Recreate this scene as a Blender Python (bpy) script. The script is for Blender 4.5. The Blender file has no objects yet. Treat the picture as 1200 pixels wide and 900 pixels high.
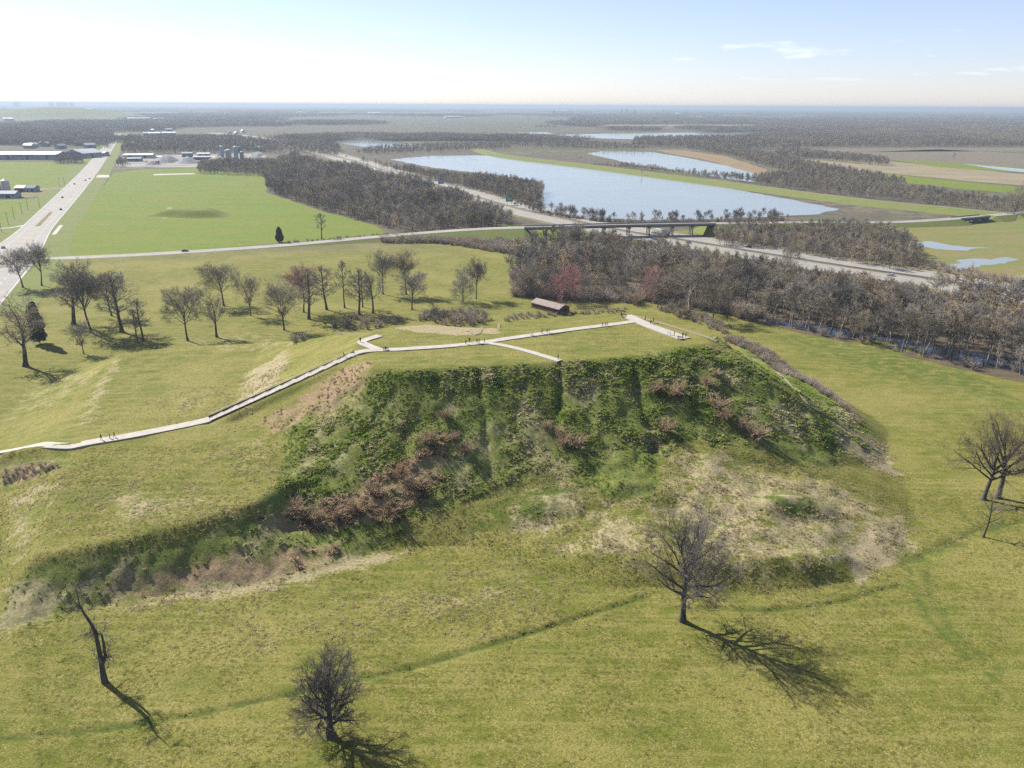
import bpy, bmesh, math, random
import numpy as np
from mathutils import Matrix, Vector

# ------------------------------------------------------------------ camera, sky, sun, exposure
S = bpy.context.scene
COL = S.collection
F, H = 913.0, 95.0                       # focal length in photo pixels (1200 wide), camera height
ROLL = math.atan2(7.0, 1200); HY = 123.5
PITCH = math.atan((450 - HY) / F)
CR, SR, CP, SP = math.cos(ROLL), math.sin(ROLL), math.cos(PITCH), math.sin(PITCH)
right = Vector((CR, SR * SP, SR * CP)); up = Vector((-SR, CR * SP, CR * CP)); fwd = Vector((0, CP, -SP))
cd = bpy.data.cameras.new('camera'); cam = bpy.data.objects.new('camera', cd); COL.objects.link(cam)
cd.sensor_width = 36; cd.lens = 36 * F / 1200; cd.clip_start = 1; cd.clip_end = 250000
M = Matrix((right, up, -fwd)).transposed().to_4x4(); M.translation = (0, 0, H); cam.matrix_world = M
S.camera = cam

SUN_EL = math.radians(38); SUN_DIR = Vector((-math.cos(math.radians(37.5)), math.sin(math.radians(37.5)), 0))
W = bpy.data.worlds.new('World'); S.world = W; W.use_nodes = True
wn, wl = W.node_tree.nodes, W.node_tree.links
bg = wn['Background']; bg.inputs[1].default_value = 0.057
sky = wn.new('ShaderNodeTexSky'); sky.sky_type = 'NISHITA'; sky.sun_disc = False
sky.sun_elevation = SUN_EL; sky.sun_rotation = math.atan2(SUN_DIR.x, SUN_DIR.y)
sky.altitude = 1000; sky.air_density = 1.0; sky.dust_density = 0.6; sky.ozone_density = 1.2
# thin fair-weather clouds, the same all round the horizon
tc = wn.new('ShaderNodeTexCoord'); mp = wn.new('ShaderNodeMapping'); mp.inputs['Scale'].default_value = (7, 7, 46)
nz = wn.new('ShaderNodeTexNoise'); nz.inputs['Scale'].default_value = 1.6; nz.inputs['Detail'].default_value = 7; nz.inputs['Roughness'].default_value = .6
cr = wn.new('ShaderNodeValToRGB'); cr.color_ramp.elements[0].position = .60; cr.color_ramp.elements[1].position = .78
sx = wn.new('ShaderNodeSeparateXYZ')
r1 = wn.new('ShaderNodeMapRange'); r1.inputs[1].default_value = .012; r1.inputs[2].default_value = .04
r2 = wn.new('ShaderNodeMapRange'); r2.inputs[1].default_value = .11; r2.inputs[2].default_value = .06
mu = wn.new('ShaderNodeMath'); mu.operation = 'MULTIPLY'; mu2 = wn.new('ShaderNodeMath'); mu2.operation = 'MULTIPLY'
mu3 = wn.new('ShaderNodeMath'); mu3.operation = 'MULTIPLY'; mu3.inputs[1].default_value = .55
mx = wn.new('ShaderNodeMixRGB'); mx.inputs[2].default_value = (9.5, 9.2, 9.4, 1)
wl.new(tc.outputs['Generated'], mp.inputs[0]); wl.new(mp.outputs[0], nz.inputs[0]); wl.new(nz.outputs[0], cr.inputs[0])
wl.new(tc.outputs['Generated'], sx.inputs[0]); wl.new(sx.outputs[2], r1.inputs[0]); wl.new(sx.outputs[2], r2.inputs[0])
wl.new(r1.outputs[0], mu.inputs[0]); wl.new(r2.outputs[0], mu.inputs[1]); wl.new(mu.outputs[0], mu2.inputs[0]); wl.new(cr.outputs[0], mu2.inputs[1])
wl.new(mu2.outputs[0], mu3.inputs[0]); wl.new(mu3.outputs[0], mx.inputs[0]); tint = wn.new('ShaderNodeMixRGB'); tint.blend_type = 'MULTIPLY'; tint.inputs[0].default_value = 1; tint.inputs[2].default_value = (1.0, .955, 1.11, 1); wl.new(sky.outputs[0], tint.inputs[1]); veil = wn.new('ShaderNodeMixRGB'); veil.inputs[0].default_value = .22; veil.inputs[2].default_value = (4.6, 5.3, 6.8, 1)      # even milky veil over the whole sky
wl.new(tint.outputs[0], veil.inputs[1]); wl.new(veil.outputs[0], mx.inputs[1]); wl.new(mx.outputs[0], bg.inputs[0])

sd = bpy.data.lights.new('sun', 'SUN'); sd.energy = 5.0; sd.angle = math.radians(.53); sd.color = (1, .955, .88)
sun = bpy.data.objects.new('sun', sd); COL.objects.link(sun)
sdir = Vector((SUN_DIR.x * math.cos(SUN_EL), SUN_DIR.y * math.cos(SUN_EL), math.sin(SUN_EL)))
sun.rotation_euler = sdir.to_track_quat('Z', 'Y').to_euler(); sun.location = (0, 0, 300)
S.view_settings.view_transform = 'Standard'; S.view_settings.look = 'None'
S.view_settings.exposure = 1.38; S.view_settings.gamma = 1
S.render.engine = 'CYCLES'
S.cycles.max_bounces = 5; S.cycles.diffuse_bounces = 2; S.cycles.glossy_bounces = 2; S.cycles.transmission_bounces = 2
S.cycles.volume_bounces = 0; S.cycles.use_denoising = False; S.cycles.sample_clamp_indirect = 4
try: S.cycles.denoiser = 'OPENIMAGEDENOISE'
except Exception: pass

# ------------------------------------------------------------------ projection helpers (photo pixel -> place)
def ray(px, py):
    u, v = (px - 600) / F, (450 - py) / F
    u2, v2 = u * CR - v * SR, u * SR + v * CR
    return np.array([u2, CP + v2 * SP, -SP + v2 * CP])
C0 = np.array([0, 0, H])
def P(px, py, z=0.0):
    d = ray(px, py); return d * ((z - H) / d[2]) + C0
def D(px, py, yy):
    d = ray(px, py); return d * (yy / d[1]) + C0

rng = np.random.default_rng(7)
random.seed(5)
def noise2(x, y, scale, seed=0, octaves=4):          # smooth value noise on arrays
    x = np.asarray(x, float); y = np.asarray(y, float)
    out = np.zeros(np.broadcast(x, y).shape); amp = 1; tot = 0
    for o in range(octaves):
        g = np.random.default_rng(seed * 31 + o).random((64, 64))
        X, Y = x / scale * 2 ** o, y / scale * 2 ** o
        i, j = np.floor(X).astype(int), np.floor(Y).astype(int); fx, fy = X - i, Y - j
        fx = fx * fx * (3 - 2 * fx); fy = fy * fy * (3 - 2 * fy)
        a = g[i % 64, j % 64]; b = g[(i + 1) % 64, j % 64]; c = g[i % 64, (j + 1) % 64]; e = g[(i + 1) % 64, (j + 1) % 64]
        out += amp * ((a * (1 - fx) + b * fx) * (1 - fy) + (c * (1 - fx) + e * fx) * fy); tot += amp; amp *= .5
    return out / tot
def inside(poly, x, y):
    poly = np.asarray(poly, float); c = np.zeros(np.shape(x), bool); j = len(poly) - 1
    for i in range(len(poly)):
        xi, yi = poly[i][:2]; xj, yj = poly[j][:2]
        if yi != yj:
            c ^= ((yi > y) != (yj > y)) & (x < (xj - xi) * (y - yi) / (yj - yi) + xi)
        j = i
    return c
def edge_dist(pts, x, y, closed=True):
    d = np.full(np.shape(x), 1e9); n = len(pts)
    for i in range(n if closed else n - 1):
        a = np.asarray(pts[i][:2]); b = np.asarray(pts[(i + 1) % n][:2]); v = b - a; L = v @ v + 1e-9
        t = np.clip(((x - a[0]) * v[0] + (y - a[1]) * v[1]) / L, 0, 1)
        d = np.minimum(d, np.hypot(x - a[0] - t * v[0], y - a[1] - t * v[1]))
    return d
def sstep(a, b, x):
    t = np.clip((x - a) / (b - a), 0, 1); return t * t * (3 - 2 * t)

# ------------------------------------------------------------------ terrain heights: break lines joined by a relaxed sheet
GX0, GX1, GY0, GY1 = -200.0, 200.0, 78.0, 338.0
top_edge = [(440,432,27.5),(480,433,28),(560,429,28),(650,425,28),(740,418,28),(800,410,28),(832,401,28),(838,394,28),(800,383,28),(745,368,28),
            (690,374,28),(640,380,27.6),(590,386,27.2),(545,384,27),(500,380,27),(450,385,27),(425,394,27),(414,408,27),(422,422,27),(440,432,27.5)]
px_lines = [
    [(0,736,0),(60,722,0),(100,712,0),(200,697,0),(300,686,0),(400,662,0),(480,640,0),(540,640,0),(620,668,0),(700,690,0),(790,692,0),(900,697,0),(1000,684,0),(1055,652,0),(1072,610,0),(1060,565,0),(1048,542,0)],
    top_edge,
    [(0,530,10.6),(60,522,11),(125,515,11.2),(200,502,11.4),(245,492,11.5),(415,415,27)],
    [(140,415,10.3),(200,407,10.5),(260,404,10.8),(310,402,12.3),(350,399,18),(390,393,24),(425,394,27)],
    [(140,415,10.3),(128,440,10),(105,490,10),(85,520,10.5),(75,550,10),(62,600,8.6),(40,650,6.9),(20,684,3.4)],
    [(40,650,6.9),(100,640,8.0),(200,618,8.8),(300,588,9.9),(340,560,10.8)],
    [(312,402,12.4),(288,440,12),(268,487,12),(300,512,12),(335,530,12),(340,560,10.5)],
    [(340,622,3),(420,617,3),(480,602,4),(560,590,5),(600,577,6.5),(680,562,9),(740,545,10.5),(770,522,12),(830,517,12.5),(880,527,10.5),(960,547,6),(1030,547,1.5)],
    [(700,622,4),(735,592,6),(765,590,7),(830,602,6.2),(900,602,5.8),(965,597,5.2),(1010,602,3.4)],
    [(640,642,2.4),(720,652,3.2),(800,662,3.6),(900,656,4.2),(990,647,3.0)],
    [(838,394,28),(870,418,25),(930,462,17),(985,503,8),(1032,537,1.5)],
]
world_lines = [[(106,200,0),(119,226,0),(113,262,0),(94,292,0),(60,306,0),(10,309,0),(-50,308,0),(-100,309,0),(-150,303,0),(-168,286,0),(-167,255,0),(-161,225,0),(-153,203,0),(-149,183,0),(-138,164,0),(-122,148,0),(-104,131,0)]]
def densify(pts, step):
    out = []
    for a, b in zip(pts[:-1], pts[1:]):
        a, b = np.array(a, float), np.array(b, float); n = max(1, int(np.hypot(*(b - a)[:2]) / step))
        out += [a + (b - a) * k / n for k in range(n)]
    return np.array(out + [np.array(pts[-1], float)])
BL = [densify([P(*q) for q in l], .4) for l in px_lines] + [densify(l, .4) for l in world_lines]
BLA = np.concatenate(BL)
def relax(res, init):
    nx, ny = int(round((GX1 - GX0) / res)) + 1, int(round((GY1 - GY0) / res)) + 1
    s = np.zeros((nx, ny)); c = np.zeros((nx, ny))
    i = np.clip(np.round((BLA[:, 0] - GX0) / res).astype(int), 0, nx - 1); j = np.clip(np.round((BLA[:, 1] - GY0) / res).astype(int), 0, ny - 1)
    np.add.at(s, (i, j), BLA[:, 2]); np.add.at(c, (i, j), 1)
    fx = c > 0; val = np.where(fx, s / np.maximum(c, 1), 0)
    fx[0] = fx[-1] = True; fx[:, 0] = fx[:, -1] = True
    h = val.copy() if init is None else np.where(fx, val, np.repeat(np.repeat(init, 2, 0), 2, 1)[:nx, :ny])
    for k in range(500 if init is None else 120):
        a = h.copy(); a[1:-1, 1:-1] = .25 * (h[2:, 1:-1] + h[:-2, 1:-1] + h[1:-1, 2:] + h[1:-1, :-2]); h = np.where(fx, val, a)
    return h
hh = relax(4.0, None)
for r_ in (2.0, 1.0): hh = relax(r_, hh)
for k in range(1):                                    # round the breaks a little
    hh[1:-1, 1:-1] = .4 * hh[1:-1, 1:-1] + .15 * (hh[2:, 1:-1] + hh[:-2, 1:-1] + hh[1:-1, 2:] + hh[1:-1, :-2])
def bil(x, y):
    X = np.clip((np.asarray(x, float) - GX0), 0, hh.shape[0] - 1.001); Y = np.clip((np.asarray(y, float) - GY0), 0, hh.shape[1] - 1.001)
    i, j = X.astype(int), Y.astype(int); a, b = X - i, Y - j
    return (hh[i, j] * (1 - a) + hh[i + 1, j] * a) * (1 - b) + (hh[i, j + 1] * (1 - a) + hh[i + 1, j + 1] * a) * b
def G(px, py):
    """where the sight line through a photo pixel meets the ground"""
    d = ray(px, py); t = 60 / d[1]; p = C0 + d * t
    while p[1] < 340:
        q = p + d * (.5 / d[1])
        if q[2] <= bil(q[0], q[1]): break
        p = q
    else:
        return P(px, py, 0)
    q = p + d * (.25 / d[1]); q[2] = bil(q[0], q[1]); return q
def GW(poly): return [G(*q)[:2] for q in poly]

# creases in the slope where water runs down
creases = [([(655,428),(656,470),(650,505)], .9, 1.3), ([(560,440),(568,490),(575,555)], .6, 1.0), ([(765,520),(770,550),(764,572)], .6, 1.6), ([(742,425),(748,460),(762,500)], .8, 1.4),
           ([(480,782),(620,742),(762,697)], .45, .6), ([(0,866),(120,856),(230,838),(480,782)], .3, .6), ([(820,712),(900,715),(975,708),(1058,684)], .35, .6), ([(1060,662),(1150,622),(1199,612)], .5, 1.6)]
CREW = [(GW(c), dp, wd) for c, dp, wd in creases]
A_, B_ = P(246, 492, 11.55), P(414, 415.5, 27.0)
RIBS = [GW([(px_, 432 + 3 * math.sin(px_)), (px_ + 5 * math.sin(px_ * 3), 480), (px_ + 9 * math.cos(px_ * 2), 535)]) for px_ in (512, 531, 590, 611, 633, 690, 712, 781, 816, 858)]
SLUMP = GW([(590,600),(690,565),(765,525),(830,518),(960,548),(1050,590),(1060,630),(1000,680),(900,692),(760,685),(640,660)])
HUM = [(G(925,592), 7, 1.7), (G(905,598), 5, 1.0), (G(948,662), 6, 1.5), (G(985,650), 5, 1.0), (G(735,575), 6, 1.6), (G(640,598), 7, 1.0), (G(820,640), 8, 1.0)]
def ground_z(x, y, rough=None):
    z = bil(x, y); sl = sstep(-1, 6, np.where(inside(SLUMP, x, y), 1, -1) * edge_dist(SLUMP, x, y)); z = z + sl * ((noise2(x, y, 10, 81, 3) - .5) * 2.6 + (noise2(x, y, 3.2, 82, 3) - .5) * .7)
    for c, rad, hgt in HUM: z = z + hgt * np.exp(-(((x - c[0]) / rad) ** 2 + ((y - c[1]) / (rad * .45)) ** 2))
    for pl in RIBS: z = z - .22 * np.exp(-(edge_dist(pl, x, y, False) / 1.7) ** 2)
    for pl, dp, wd in CREW: z = z - dp * np.exp(-(edge_dist(pl, x, y, False) / wd) ** 2)
    z = z + (noise2(x, y, 9, 3) - .5) * .35 + (noise2(x, y, 2.6, 4, 3) - .5) * .16
    if rough is not None: z = z + rough * ((noise2(x, y, 3.4, 5, 3) - .5) * 1.9)
    dv = (B_ - A_)[:2]; t = np.clip(((x - A_[0]) * dv[0] + (y - A_[1]) * dv[1]) / (dv @ dv), 0, 1); w = sstep(5.5, 2.4, np.hypot(x - A_[0] - t * dv[0], y - A_[1] - t * dv[1]))
    return z * (1 - w) + (A_[2] + (B_[2] - A_[2]) * t - .18) * w

# ------------------------------------------------------------------ materials
MATS = {}
def nmat(name):
    m = bpy.data.materials.new(name); m.use_nodes = True; MATS[name] = m
    return m, m.node_tree.nodes, m.node_tree.links, m.node_tree.nodes['Principled BSDF']
KA = .77                                              # one reflectance scale for every material
def c4(c): return (c[0] * KA, c[1] * KA, c[2] * KA, 1)
def noise_node(n, l, vec, scale, detail=5, rough=.6, stretch=None):
    t = n.new('ShaderNodeTexNoise'); t.inputs['Scale'].default_value = scale; t.inputs['Detail'].default_value = detail; t.inputs['Roughness'].default_value = rough
    if stretch:
        m = n.new('ShaderNodeMapping'); m.inputs['Scale'].default_value = stretch[:3]
        if len(stretch) > 3: m.inputs['Rotation'].default_value = (0, 0, stretch[3])
        l.new(vec, m.inputs[0]); vec = m.outputs[0]
    l.new(vec, t.inputs[0]); return t.outputs[0]
def ramp(n, l, fac, a, b):
    r = n.new('ShaderNodeMapRange'); r.inputs[1].default_value = a; r.inputs[2].default_value = b; r.interpolation_type = 'SMOOTHSTEP'; l.new(fac, r.inputs[0]); return r.outputs[0]
def mixc(n, l, fac, a, b):
    m = n.new('ShaderNodeMixRGB')
    for s, v in ((1, a), (2, b)):
        if isinstance(v, tuple): m.inputs[s].default_value = c4(v)
        else: l.new(v, m.inputs[s])
    if isinstance(fac, (int, float)): m.inputs[0].default_value = fac
    else: l.new(fac, m.inputs[0])
    return m.outputs[0]
def math_(n, l, op, a, b):
    m = n.new('ShaderNodeMath'); m.operation = op; m.use_clamp = (op in ('MULTIPLY', 'ADD'))
    for s, v in ((0, a), (1, b)):
        if isinstance(v, (int, float)): m.inputs[s].default_value = v
        else: l.new(v, m.inputs[s])
    return m.outputs[0]
def bump(n, l, b, fac, strength, dist):
    k = n.new('ShaderNodeBump'); k.inputs['Strength'].default_value = strength; k.inputs['Distance'].default_value = dist
    l.new(fac, k.inputs['Height']); l.new(k.outputs[0], b.inputs['Normal'])
def plain(name, ca, cb=None, scale=1.0, rough=.9, metal=0, bmp=0, spec=.3, per_object=0, patch=None):
    m, n, l, b = nmat(name); b.inputs['Roughness'].default_value = rough; b.inputs['Metallic'].default_value = metal; b.inputs['Specular IOR Level'].default_value = spec
    g = n.new('ShaderNodeNewGeometry'); cb = cb or tuple(v * .75 for v in ca)
    f = noise_node(n, l, g.outputs['Position'], scale, 4); col = mixc(n, l, ramp(n, l, f, .35, .65), ca, cb)
    if patch: col = mixc(n, l, ramp(n, l, noise_node(n, l, g.outputs['Position'], patch[0], 3, .6), .42, .58), col, patch[1])
    if per_object:
        o = n.new('ShaderNodeObjectInfo'); h = n.new('ShaderNodeHueSaturation'); l.new(col, h.inputs['Color'])
        r = n.new('ShaderNodeMapRange'); r.inputs[3].default_value = 1 - per_object; r.inputs[4].default_value = 1 + per_object; l.new(o.outputs['Random'], r.inputs[0]); l.new(r.outputs[0], h.inputs['Value']); w2 = n.new('ShaderNodeTexWhiteNoise'); w2.noise_dimensions = '1D'; l.new(o.outputs['Random'], w2.inputs['W']); r3 = n.new('ShaderNodeMapRange'); r3.inputs[3].default_value = .6; r3.inputs[4].default_value = 1.35; l.new(w2.outputs['Value'], r3.inputs[0]); l.new(r3.outputs[0], h.inputs['Saturation'])
        col = h.outputs[0]
    l.new(col, b.inputs['Base Color'])
    if bmp: bump(n, l, b, f, .5, bmp)
    return m
def pos_(n): return n.new('ShaderNodeNewGeometry').outputs['Position']

def ground_material():
    m, n, l, b = nmat('ground_cover'); p = pos_(n); b.inputs['Roughness'].default_value = 1; b.inputs['Specular IOR Level'].default_value = .1
    at = {}
    for k in ('dry', 'lush', 'brush', 'rust', 'far', 'track'):
        a = n.new('ShaderNodeAttribute'); a.attribute_name = k; at[k] = a.outputs['Fac']
    big = noise_node(n, l, p, .03, 4, .6); mid = noise_node(n, l, p, .22, 5, .65, (1, 1.5, 1, .5)); fine = noise_node(n, l, p, 1.6, 4, .7); vfine = noise_node(n, l, p, 3.0, 4, .75, (1, 1.7, 1, .4))
    g = mixc(n, l, ramp(n, l, mid, .36, .66), (.116, .130, .016), (.190, .168, .038))
    g = mixc(n, l, math_(n, l, 'MULTIPLY', ramp(n, l, big, .44, .64), .7), g, (.245, .208, .06))
    straw = (.42, .36, .20)
    s1 = math_(n, l, 'MULTIPLY', ramp(n, l, vfine, .54, .64), ramp(n, l, mid, .30, .54))
    g = mixc(n, l, math_(n, l, 'MULTIPLY', s1, .9), g, straw); g = mixc(n, l, math_(n, l, 'MULTIPLY', ramp(n, l, vfine, .47, .40), .75), g, (.060, .074, .010)); mow = noise_node(n, l, p, .5, 3, .6, (.05, 1.2, 1, -.42)); g = mixc(n, l, math_(n, l, 'MULTIPLY', ramp(n, l, mow, .48, .62), .5), g, (.24, .212, .07)); damp = noise_node(n, l, p, .055, 3, .5, (1, 1.8, 1, .3)); g = mixc(n, l, math_(n, l, 'MULTIPLY', ramp(n, l, damp, .55, .72), .5), g, (.092, .122, .016))
    g = mixc(n, l, math_(n, l, 'MULTIPLY', ramp(n, l, fine, .50, .40), .55), g, (.078, .098, .012))
    # dry straw lobes
    dryc = mixc(n, l, ramp(n, l, fine, .3, .7), (.205, .17, .085), (.36, .30, .185)); dryc = mixc(n, l, ramp(n, l, vfine, .58, .68), dryc, (.47, .40, .27))
    mf = math_(n, l, 'ADD', math_(n, l, 'MULTIPLY', mid, .55), math_(n, l, 'MULTIPLY', fine, .45))
    dfac = n.new('ShaderNodeMath'); dfac.operation = 'SUBTRACT'; l.new(mf, dfac.inputs[0]); inv = n.new('ShaderNodeMath'); inv.operation = 'MULTIPLY_ADD'; inv.inputs[1].default_value = -.53; inv.inputs[2].default_value = .80; l.new(at['dry'], inv.inputs[0]); l.new(inv.outputs[0], dfac.inputs[1])
    g = mixc(n, l, ramp(n, l, dfac.outputs[0], -.05, .11), g, dryc)
    lushc = mixc(n, l, ramp(n, l, fine, .35, .65), (.055, .085, .014), (.10, .125, .024)); g = mixc(n, l, math_(n, l, 'MULTIPLY', at['lush'], ramp(n, l, mid, .66, .42)), g, lushc)
    br = mixc(n, l, ramp(n, l, fine, .38, .62), (.085, .132, .014), (.175, .18, .052)); br = mixc(n, l, ramp(n, l, vfine, .56, .66), br, (.34, .305, .17)); bmask = noise_node(n, l, p, .11, 4, .6, (1, .45, 1, 0)); br = mixc(n, l, ramp(n, l, bmask, .52, .62), br, mixc(n, l, ramp(n, l, fine, .4, .6), (.18, .175, .062), (.31, .275, .145))); g = mixc(n, l, math_(n, l, 'MULTIPLY', at['brush'], math_(n, l, 'SUBTRACT', 1.0, math_(n, l, 'MULTIPLY', at['dry'], .75))), g, br)
    ru = mixc(n, l, ramp(n, l, fine, .35, .65), (.21, .14, .078), (.34, .245, .15)); g = mixc(n, l, math_(n, l, 'MULTIPLY', at['rust'], ramp(n, l, mid, .3, .6)), g, ru)
    g = mixc(n, l, at['track'], g, (.052, .068, .012))
    # open country beyond the park: patchwork of bare wood, stubble and pasture
    f1 = noise_node(n, l, p, .0016, 5, .6, (1, 2.0, 1, .25)); f2 = noise_node(n, l, p, .006, 5, .65, (1, 1.7, 1, -.2)); f3 = noise_node(n, l, p, .05, 4, .7)
    fc = mixc(n, l, ramp(n, l, f1, .46, .56), (.115, .098, .075), (.10, .115, .045)); fc = mixc(n, l, ramp(n, l, f2, .50, .62), fc, (.16, .135, .085)); fc = mixc(n, l, ramp(n, l, f3, .42, .62), fc, (.085, .072, .056))
    g = mixc(n, l, at['far'], g, fc)
    l.new(g, b.inputs['Base Color'])
    h = math_(n, l, 'ADD', math_(n, l, 'MULTIPLY', vfine, .5), math_(n, l, 'MULTIPLY', fine, .5)); bump(n, l, b, h, .9, .28)
    return m
GROUND = ground_material()
def field_mat(name, ca, cb, scale, cc=None, stretch=(1, 3, 1, .2), bmp=.15):
    m, n, l, b = nmat(name); p = pos_(n); b.inputs['Roughness'].default_value = 1; b.inputs['Specular IOR Level'].default_value = .1
    f = noise_node(n, l, p, scale, 6, .65, stretch); g = mixc(n, l, ramp(n, l, f, .35, .65), ca, cb); f2 = noise_node(n, l, p, scale * 9, 5, .7)
    g = mixc(n, l, math_(n, l, 'MULTIPLY', ramp(n, l, f2, .45, .75), .5), g, cc or tuple(v * .7 for v in ca)); l.new(g, b.inputs['Base Color']); bump(n, l, b, f2, .7, bmp)
    return m
PASTURE = field_mat('pasture', (.115, .165, .018), (.150, .165, .026), .012)
STUBBLE = field_mat('stubble', (.26, .22, .14), (.20, .165, .10), .01)
PLOUGH = field_mat('ploughland', (.17, .14, .105), (.14, .12, .085), .012)
LEVEEG = field_mat('levee_grass', (.12, .16, .035), (.155, .16, .05), .03, (.2, .18, .09))
REEDS = field_mat('reed_bed', (.25, .185, .105), (.20, .14, .075), .03)
LITTER = field_mat('leaf_litter', (.085, .066, .045), (.12, .095, .062), .06)
VERGE = field_mat('dry_verge', (.20, .155, .085), (.145, .14, .05), .04)
MARSH = field_mat('marsh', (.19, .15, .065), (.125, .16, .035), .022, (.24, .20, .12))
def water_mat(name, col, rough, wave):
    m, n, l, b = nmat(name); b.inputs['Base Color'].default_value = c4(col); b.inputs['Roughness'].default_value = rough; b.inputs['Specular IOR Level'].default_value = .5; b.inputs['IOR'].default_value = 1.33
    p = pos_(n); f = noise_node(n, l, p, wave, 5, .6, (1, 2.2, 1, .4)); bump(n, l, b, f, .12, .2); w = noise_node(n, l, p, .012, 4, .6, (1, 4, 1, .5)); rr = n.new('ShaderNodeMapRange'); rr.inputs[1].default_value = .35; rr.inputs[2].default_value = .7; rr.inputs[3].default_value = rough * .7; rr.inputs[4].default_value = rough + .05; l.new(w, rr.inputs[0]); l.new(rr.outputs[0], b.inputs['Roughness'])
    return m
WATER = water_mat('lake_water', (.22, .24, .225), .14, .25); FLOOD = water_mat('flood_water', (.03, .045, .075), .05, .3)
CONCRETE = plain('pale_concrete', (.40, .37, .32), (.34, .31, .265), .5, .9, bmp=.02)
ROADC = plain('worn_concrete_road', (.27, .25, .22), (.225, .21, .185), .08, .9)
ASPHALT = plain('worn_asphalt', (.21, .20, .185), (.17, .165, .15), .1, .9)
PAINTW = plain('road_paint_white', (.7, .7, .68), None, 2); PAINTY = plain('road_paint_yellow', (.55, .42, .12), None, 2)
DIRT = plain('trodden_dirt', (.25, .205, .135), (.19, .165, .085), 1.2, 1, bmp=.03)
DARKWALL = plain('dark_retaining_timber', (.055, .045, .038), (.09, .07, .055), 1.5)
BARK = plain('bark', (.060, .050, .042), (.11, .092, .076), 3, 1, bmp=.05, per_object=.25)
TWIG = plain('bare_twigs', (.235, .203, .155), (.30, .26, .20), 2, 1, per_object=.2)
TWIGD = plain('dark_bare_twigs', (.11, .088, .072), (.15, .12, .10), 2, 1, per_object=.2)
TWIGR = plain('budding_red_twigs', (.42, .20, .185), (.34, .17, .155), 2, 1)
TWIGP = plain('pale_twigs', (.33, .285, .21), (.25, .21, .15), 2, 1); BARKP = plain('pale_bark', (.38, .34, .27), (.26, .23, .18), 2, 1)
WOODT = plain('woodland_twigs', (.265, .215, .15), (.355, .295, .21), 1, 1, per_object=.45, patch=(.045, (.185, .165, .135)))
WOODB = plain('woodland_bark', (.19, .165, .135), (.30, .26, .21), 1.5, 1, per_object=.3)
SHRUBT = plain('shrub_stems', (.34, .28, .21), (.45, .37, .28), 1.5, 1, per_object=.3)
CEDAR = plain('cedar_needles', (.022, .058, .018), (.034, .075, .022), 2, 1)
def tuft_mat(name, cols):
    m, n, l, b = nmat(name); b.inputs['Roughness'].default_value = 1; b.inputs['Specular IOR Level'].default_value = .1
    o = n.new('ShaderNodeObjectInfo'); r = n.new('ShaderNodeValToRGB'); r.color_ramp.interpolation = 'LINEAR'
    while len(r.color_ramp.elements) < len(cols): r.color_ramp.elements.new(.5)
    for i, c in enumerate(cols): r.color_ramp.elements[i].position = i / (len(cols) - 1); r.color_ramp.elements[i].color = c4(c)
    pn = noise_node(n, l, pos_(n), .11, 4, .6, (1, .45, 1, 0)); fa = n.new('ShaderNodeMath'); fa.operation = 'MULTIPLY_ADD'; fa.inputs[1].default_value = .55; fa.use_clamp = True; l.new(o.outputs['Random'], fa.inputs[0]); sh = n.new('ShaderNodeMapRange'); sh.inputs[1].default_value = .38; sh.inputs[2].default_value = .66; sh.inputs[3].default_value = 0; sh.inputs[4].default_value = .45; l.new(pn, sh.inputs[0]); l.new(sh.outputs[0], fa.inputs[2]); l.new(fa.outputs[0], r.inputs[0])
    t = n.new('ShaderNodeBsdfTranslucent'); mxs = n.new('ShaderNodeMixShader'); mxs.inputs[0].default_value = .45
    gm = n.new('ShaderNodeNewGeometry'); vm = n.new('ShaderNodeVectorMath'); vm.operation = 'MULTIPLY_ADD'; vm.inputs[1].default_value = (.45,) * 3; vm.inputs[2].default_value = (-.12, .08, .8); l.new(gm.outputs['Normal'], vm.inputs[0])
    vn = n.new('ShaderNodeVectorMath'); vn.operation = 'NORMALIZE'; l.new(vm.outputs[0], vn.inputs[0]); l.new(vn.outputs[0], b.inputs['Normal'])
    l.new(r.outputs[0], b.inputs['Base Color']); l.new(r.outputs[0], t.inputs[0]); l.new(b.outputs[0], mxs.inputs[1]); l.new(t.outputs[0], mxs.inputs[2]); l.new(mxs.outputs[0], n['Material Output'].inputs[0])
    return m
T_BRUSH = tuft_mat('green_brush', [(.13, .24, .022), (.17, .27, .035), (.25, .31, .06), (.21, .27, .055), (.40, .385, .17), (.53, .475, .28), (.64, .565, .38)])
T_RUST = tuft_mat('rusty_weeds', [(.29, .20, .12), (.39, .285, .175), (.48, .375, .25), (.33, .245, .15), (.22, .19, .09)])
T_STRAW = tuft_mat('straw_tufts', [(.40, .34, .19), (.32, .28, .12), (.48, .41, .26), (.24, .23, .08)])
T_TAWNY = tuft_mat('tawny_stems', [(.42, .29, .17), (.52, .38, .24), (.60, .46, .31), (.45, .33, .2)])
T_LAWN = tuft_mat('lawn_tufts', [(.15, .185, .025), (.21, .21, .04), (.31, .28, .11), (.13, .165, .02), (.42, .36, .20)])

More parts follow.
